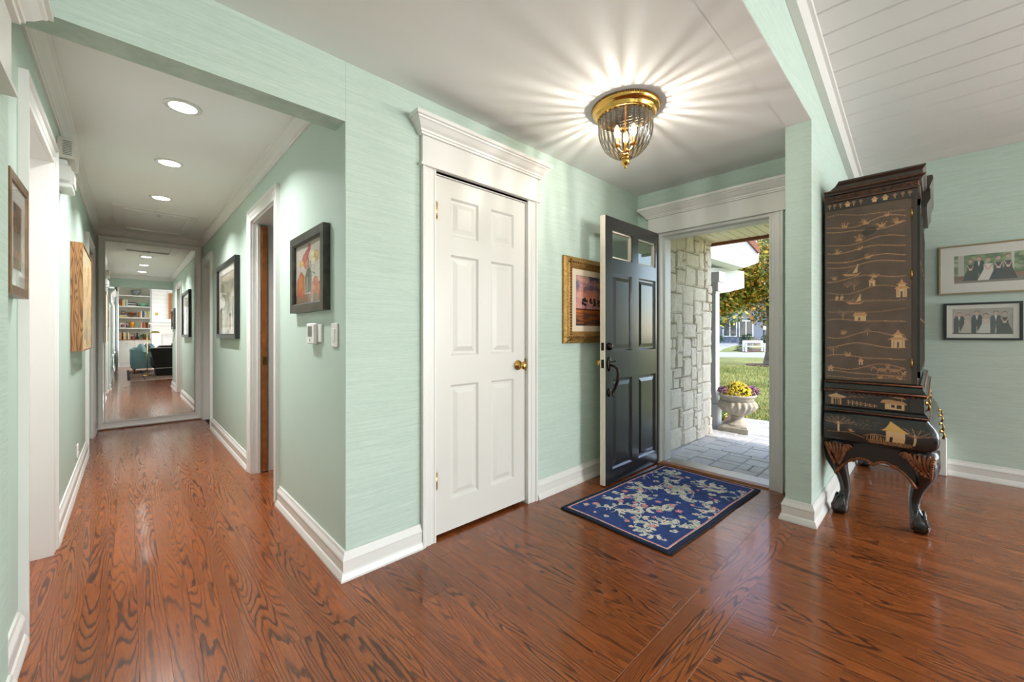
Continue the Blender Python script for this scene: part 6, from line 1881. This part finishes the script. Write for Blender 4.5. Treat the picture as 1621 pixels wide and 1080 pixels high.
book(-0.175, 0.040, 0.22, 0.18, SH[2], 'yellow', ORD[2], flat=True); book(-0.175, 0.034, 0.20, 0.17, SH[2] + 0.041, 'cream', ORD[2], flat=True); book(-0.170, 0.03, 0.19, 0.16, SH[2] + 0.076, 'grey', ORD[2], flat=True)
row(0.415, SH[1], ORD[1], ['cream', 'red', 'orange', 'brown', 'black', 'tan', 'maroon'], [0.19, 0.21, 0.20, 0.22, 0.21, 0.23, 0.19])
row(-0.175, SH[0], ORD[0], ['cream', 'orange', 'navy', 'white', 'yellow', 'slate', 'ivory', 'tan', 'black', 'red'], [0.27, 0.24, 0.12, 0.26, 0.24, 0.12, 0.25, 0.22, 0.11, 0.12])
def lathed(name, prof, x, z, mat, label, cat, n=20, part='body', extra=None):
    t = thing(name, (x, BYF - 0.14, z), label, cat)
    ob(part, MB().lathe(prof, (x, BYF - 0.14, z), n), mat, t)
    if extra: ob(extra[0], extra[1], extra[2], t)
    return t
M['greenglass'] = simple('green_glass', rgb(120, 176, 142), 0.15)
M['amber'] = simple('amber_glaze', rgb(226, 152, 20), 0.25)
M['terracotta'] = simple('copper_glaze', rgb(140, 72, 46), 0.35)
M['smoke'] = simple('smoked_glass', rgb(120, 130, 130), 0.1)
lathed('glass_bowl', [(0.05, 0), (0.06, 0.01), (0.10, 0.05), (0.14, 0.12), (0.145, 0.13), (0.13, 0.12), (0.05, 0.02), (0.0001, 0.02)], 0.47, SH[3], M['greenglass'], 'green glass bowl on the fourth shelf of the white bookcase', 'bowl', part='bowl')
lathed('footed_vase', [(0.03, 0), (0.02, 0.02), (0.03, 0.06), (0.07, 0.13), (0.15, 0.18), (0.145, 0.185), (0.02, 0.08), (0.0001, 0.07)], 0.155, SH[2], M['terracotta'], 'flared copper coloured vase on the third shelf of the white bookcase', 'vase')
lathed('amber_vase', [(0.04, 0), (0.03, 0.02), (0.05, 0.10), (0.075, 0.18), (0.06, 0.22), (0.05, 0.235), (0.0001, 0.235)], 0.175, SH[1], M['amber'], 'amber yellow vase on the second shelf of the white bookcase', 'vase')
lathed('smoked_bowl', [(0.06, 0), (0.05, 0.02), (0.10, 0.06), (0.13, 0.15), (0.13, 0.20), (0.12, 0.20), (0.05, 0.05), (0.0001, 0.05)], 0.28, SH[4], M['smoke'], 'smoked glass bowl on the top shelf of the white bookcase', 'bowl', part='bowl')
st = thing('figurine', (0.31, BYF - 0.1, SH[0]), 'small black figurine on a block on the bookcase counter', 'figurine')
ob('block', MB().bbox(0.265, 0.365, BYF - 0.15, BYF - 0.06, SH[0], SH[0] + 0.095, 0.004), M['black'], st)
ob('figure', MB().tube([(0.315, BYF - 0.1, SH[0] + 0.095), (0.31, BYF - 0.1, SH[0] + 0.15), (0.325, BYF - 0.1, SH[0] + 0.19), (0.31, BYF - 0.1, SH[0] + 0.235)], [0.014, 0.022, 0.016, 0.020], 8).tube([(0.32, BYF - 0.1, SH[0] + 0.18), (0.345, BYF - 0.1, SH[0] + 0.21)], 0.007, 6), M['black'], st)
def small_photo(x, z, w, h, label, seed, fm):
    t = thing('photo_frame', (x, BYF - 0.08, z), label, 'photo frame')
    y = BYF - 0.08
    ob('frame', MB().box(x, x + w, y, y + 0.012, z, z + 0.015).box(x, x + w, y, y + 0.012, z + h - 0.015, z + h).box(x, x + 0.015, y, y + 0.012, z, z + h).box(x + w - 0.015, x + w, y, y + 0.012, z, z + h), fm, t)
    a = Raster(18, 18, (170, 160, 156)); r = random.Random(seed)
    a.ell(0.35, 0.45, 0.18, 0.3, (176, 90, 90)); a.ell(0.35, 0.75, 0.10, 0.12, (220, 190, 176)); a.ell(0.68, 0.42, 0.16, 0.3, (70, 70, 84)); a.ell(0.68, 0.72, 0.10, 0.12, (210, 180, 164))
    me = a.mesh('print', (x + w, y + 0.006, z), (-w, 0, 0), (0, 0, h)); me.materials.append(M['print']); ob('print', me, None, t)
small_photo(-0.16, SH[1], 0.16, 0.19, 'white framed family photo on the second shelf of the white bookcase', 1, M['white'])
small_photo(0.00, SH[1], 0.10, 0.19, 'narrow dark framed photo on the second shelf of the white bookcase', 2, M['frameblack'])
small_photo(-0.12, SH[2] + 0.108, 0.10, 0.10, 'tiny black framed photo on lying books in the white bookcase', 3, M['frameblack'])
small_photo(0.10, SH[0], 0.14, 0.19, 'grey framed photo on the bookcase counter', 4, M['framegrey'])
pl_ = thing('potted_plant', (0.52, BYF - 0.12, SH[0]), 'trailing green plant on the bookcase counter', 'plant')
ob('pot', MB().lathe([(0.04, 0), (0.055, 0.07), (0.05, 0.07), (0.0001, 0.06)], (0.52, BYF - 0.12, SH[0]), 14), M['terracotta'], pl_)
leaf_cloud('foliage', (0.52, BYF - 0.10, SH[0] + 0.12), 0.13, 0.08, 0.09, 220, 0.02, [M['leafgreen']], pl_, 90, 0.1)

# fireplace breast with shiplap boards
fpx0, fpx1, fpy = 0.705, 2.620, -6.84
breast = struct('wall_chimney', MB().box(fpx0 + 0.004, fpx1 - 0.004, YB, fpy - 0.012, 0, zv(1.6)), M['gap'], 'white shiplap chimney breast seen in the mirror', 'wall')
z = 1.66
while z < 3.2:
    ob('shiplap_board', MB().box(fpx0, fpx1, fpy - 0.013, fpy, z, z + 0.145), M['shiplap'], breast); z += 0.15
mt = thing('fireplace_mantel', ((fpx0 + fpx1) / 2, fpy, 0), 'white panelled mantelpiece with pale marble surround', 'fireplace')
ob('mantel_shelf', MB().box(fpx0 - 0.07, fpx1 + 0.07, fpy - 0.3, fpy + 0.20, 1.585, 1.635).box(fpx0 - 0.03, fpx1 + 0.03, fpy - 0.3, fpy + 0.15, 1.54, 1.585), M['white'], mt)
ob('frieze', MB().box(fpx0, fpx1, fpy - 0.1, fpy + 0.08, 1.20, 1.54), M['white'], mt)
for x0 in (fpx0 + 0.04, 1.33, 1.95): ob('panel', MB().cbox(x0, x0 + 0.55, 1.25, 1.50, 0, 0.014, 0.006).xf(Matrix.Translation((0, fpy + 0.08, 0)) @ Matrix(((1, 0, 0, 0), (0, 0, 1, 0), (0, 1, 0, 0), (0, 0, 0, 1)))), M['doorwhite'], mt)
for x0, x1 in ((fpx0, fpx0 + 0.27), (fpx1 - 0.27, fpx1)): ob('pilaster', MB().box(x0, x1, fpy - 0.1, fpy + 0.09, 0, 1.20), M['white'], mt)
M['marble'] = simple('pale_marble', rgb(214, 214, 214), 0.2, vary=0.08, vscale=6)
ob('surround', MB().box(fpx0 + 0.27, 1.28, fpy - 0.1, fpy + 0.03, 0, 1.20).box(2.04, fpx1 - 0.27, fpy - 0.1, fpy + 0.03, 0, 1.20).box(1.28, 2.04, fpy - 0.1, fpy + 0.03, 0.85, 1.20), M['marble'], mt)
ob('firebox', MB().box(1.28, 2.04, fpy - 0.1, fpy - 0.01, 0, 0.85), M['black'], mt)
sc_ = thing('wall_sconce', (0.86, fpy, 1.95), 'brass wall sconce with lit white shade beside the mantel', 'sconce')
M['shade'] = emitter('lit_lamp_shade', (1.0, 0.93, 0.82, 1), 2.2)
ob('backplate', MB().lathe([(0.055, 0), (0.05, 0.012), (0.0001, 0.016)], n=18).xf(Matrix.Translation((0.86, fpy, 1.985)) @ Matrix.Rotation(-PI / 2, 4, 'X')), M['brass'], sc_)
ob('arm', MB().tube([(0.86, fpy + 0.01, 1.985), (0.86, fpy + 0.08, 1.99), (0.865, fpy + 0.09, 2.10)], 0.007, 8), M['brass'], sc_)
ob('shade', MB().lathe([(0.058, 2.10), (0.050, 2.22)], (0.865, fpy + 0.09, 0), 20), M['shade'], sc_)
add_light('sconce_bulb', 'POINT', (0.865, fpy + 0.09, 2.17), 4, (1.0, 0.86, 0.66), size=0.02)
a = Raster(60, 50, (150, 120, 84)); a.grain(0.4, 15, 6)
M['orangewood'] = simple('warm_oak_frame', rgb(176, 104, 50), 0.4)
picture('mantel_painting', 'y', fpy, 1, 1.20, 2.22, 1.80, 2.80, 0.05, 0.05, M['orangewood'], a, 'oak framed painting above the mantel', 'painting', glass=False)

# curtains
M['curtain'] = simple('white_curtain', rgb(222, 224, 224), 0.85)
def curtain(y0, y1, label):
    t = thing('curtain', (XL + 0.08, (y0 + y1) / 2, 0.03), label, 'curtain')
    n = 40; vs, fs = [], []
    for i in range(n + 1):
        y = y0 + (y1 - y0) * i / n; x = XL + 0.085 + 0.028 * math.sin(i * 1.15)
        vs += [(x, y, 0.03), (x, y, 2.55), (x + 0.004, y, 0.03), (x + 0.004, y, 2.55)]
    for i in range(n):
        k = i * 4; fs += [(k, k + 4, k + 5, k + 1), (k + 2, k + 3, k + 7, k + 6)]
    ob('drape', MB().add(vs, fs, True), M['curtain'], t)
    ob('rod', MB().tube([(XL + 0.085, y0 - 0.1, 2.56), (XL + 0.085, y1 + 0.1, 2.56)], 0.012, 8), M['bronze'], t)
curtain(-6.60, -5.95, 'white curtain hanging next to the bookcase')
curtain(-4.35, -3.95, 'white curtain hanging between the side windows')

# living room rug, chair, sofa, reading lamp
M['rugbrown'] = simple('brown_wool', rgb(112, 80, 62), 0.95, vary=0.3, vscale=20)
M['rugblack'] = simple('black_wool', rgb(28, 24, 24), 0.95)
M['fringe'] = simple('rug_fringe', rgb(206, 194, 172), 0.95)
lr = thing('area_rug', (1.5, -2.5, 0), 'brown living room rug with black grid lines, seen in the mirror', 'rug')
ob('field', MB().box(0.02, 1.95, -4.75, -0.28, 0, 0.010), M['rugbrown'], lr)
for (x0, x1, y0, y1) in ((0.02, 0.075, -4.75, -0.28), (0.33, 0.36, -4.7, -0.3), (0.9, 0.93, -4.7, -0.3), (1.5, 1.53, -4.7, -0.3), (0.05, 1.95, -1.25, -1.22), (0.05, 1.95, -2.4, -2.37), (0.05, 1.95, -3.6, -3.57)):
    ob('stripe', MB().box(x0, x1, y0, y1, 0.0095, 0.0115), M['rugblack'], lr)
ob('fringe', MB().box(0.02, 1.95, -0.285, -0.24, 0, 0.006), M['fringe'], lr)
def soft(x0, x1, y0, y1, z0, z1, r=0.05): return MB().bbox(x0, x1, y0, y1, z0, z1, r)
M['teal'] = simple('teal_velvet', rgb(96, 124, 124), 0.8, vary=0.12, vscale=5)
sf = thing('sofa', (0.55, -3.5, 0), 'teal upholstered sofa with loose cushions by the window', 'sofa')
sx0, sx1, sy0, sy1 = 0.10, 0.98, -4.45, -2.72
for y0, y1 in ((sy0, sy0 + 0.16), (sy1 - 0.16, sy1)):
    ob('arm', MB().prism([(sx0 + 0.03, 0.16), (sx1 - 0.02, 0.16), (sx1, 0.50), (sx1 - 0.08, 0.57), (sx0 + 0.30, 0.66), (sx0, 0.74), (sx0 - 0.02, 0.70)], 'y', y0, y1), M['teal'], sf)
ob('back', soft(sx0 - 0.01, sx0 + 0.22, sy0 + 0.05, sy1 - 0.05, 0.18, 0.78, 0.07), M['teal'], sf)
ob('seat_base', soft(sx0, sx1 - 0.04, sy0 + 0.1, sy1 - 0.1, 0.16, 0.34, 0.03), M['teal'], sf)
for y0, y1 in ((sy0 + 0.17, (sy0 + sy1) / 2 - 0.005), ((sy0 + sy1) / 2 + 0.005, sy1 - 0.17)): ob('seat_cushion', soft(sx0 + 0.2, sx1, y0, y1, 0.33, 0.47, 0.05), M['teal'], sf)
for (x, y) in ((sx0 + 0.08, sy1 - 0.1), (sx1 - 0.1, sy1 - 0.1), (sx0 + 0.08, sy0 + 0.1), (sx1 - 0.1, sy0 + 0.1)): ob('leg', MB().tube([(x, y, 0.010), (x, y, 0.17)], [0.02, 0.03], 8), M['oak'], sf)
M['tealdark'] = simple('dark_patterned_cushion', rgb(66, 88, 98), 0.85, vary=0.5, vscale=30)
for (x, y, rz, m, l) in ((0.36, -2.98, 0.3, M['teal'], 'plump teal cushion in the near corner of the sofa'), (0.52, -3.25, -0.2, M['tealdark'], 'dark patterned cushion in the middle of the sofa'), (0.60, -3.60, 0.2, M['tealdark'], 'dark patterned cushion at the far end of the sofa')):
    t = thing('cushion', (x, y, 0.47), l, 'cushion', 'cushions on the teal sofa')
    ob('cover', MB().ball((0, 0, 0), 0.24, 16, 10, 0.42, 1.0, 0.95).xf(Matrix.Translation((x, y, 0.68)) @ Matrix.Rotation(rz, 4, 'Z') @ Matrix.Rotation(-0.25, 4, 'Y')), m, t)
M['blackvelvet'] = simple('black_patterned_velvet', rgb(22, 21, 22), 0.7, vary=0.6, vscale=40, bump=0.4, bscale=80)
ch_ = thing('swivel_chair', (0.93, -1.75, 0), 'black velvet swivel chair with pale piping, its back to the hall', 'chair')
cx0, cx1, cyb = 0.50, 1.40, -1.45
def trap(y0, y1, xa0, xa1, za, xb0, xb1, zb):
    return MB().loft([[(xa0, y0 - 0.0, za), (xa1, y0, za), (xa1, y1, za), (xa0, y1, za)], [(xb0, y0 + 0.06, zb), (xb1, y0 + 0.06, zb), (xb1, y1 + 0.08, zb), (xb0, y1 + 0.08, zb)]])
ob('back', trap(cyb - 0.22, cyb, cx0 + 0.10, cx1 - 0.10, 0.22, cx0 - 0.03, cx1 + 0.03, 0.80), M['blackvelvet'], ch_)
ob('back_cushion', soft(cx0 + 0.1, cx1 - 0.1, cyb - 0.34, cyb - 0.10, 0.42, 0.86, 0.08), M['blackvelvet'], ch_)
for x0, x1 in ((cx0, cx0 + 0.16), (cx1 - 0.16, cx1)): ob('arm', soft(x0, x1, cyb - 0.85, cyb - 0.08, 0.22, 0.60, 0.06), M['blackvelvet'], ch_)
ob('seat', soft(cx0 + 0.14, cx1 - 0.14, cyb - 0.88, cyb - 0.2, 0.22, 0.46, 0.05), M['blackvelvet'], ch_)
ob('skirt', soft(cx0 + 0.10, cx1 - 0.10, cyb - 0.82, cyb - 0.01, 0.012, 0.215, 0.02), M['blackvelvet'], ch_)
M['piping'] = simple('pale_piping', rgb(206, 200, 186), 0.7)
ob('piping', MB().tube([(cx0 - 0.03, cyb + 0.084, 0.80), (cx1 + 0.03, cyb + 0.084, 0.80)], 0.008, 6).tube([(cx0 + 0.10, cyb + 0.004, 0.222), (cx1 - 0.10, cyb + 0.004, 0.222)], 0.008, 6), M['piping'], ch_)
fl2 = thing('reading_lamp', (0.43, -1.74, 0), 'brass pharmacy floor lamp beside the black chair', 'floor lamp')
ob('base', MB().lathe([(0.11, 0.011), (0.11, 0.018), (0.02, 0.03), (0.0001, 0.03)], (0.43, -1.74, 0), 20), M['brass'], fl2)
ob('pole', MB().tube([(0.43, -1.74, 0.02), (0.43, -1.74, 1.20)], 0.010, 8), M['brass'], fl2)
ob('arm', MB().tube([(0.43, -1.74, 1.20), (0.55, -1.74, 1.24)], 0.007, 8), M['brass'], fl2)
ob('lamp_shade', MB().prism([(0.50, 1.22), (0.70, 1.22), (0.66, 1.275), (0.54, 1.275)], 'y', -1.80, -1.68), M['brass'], fl2)
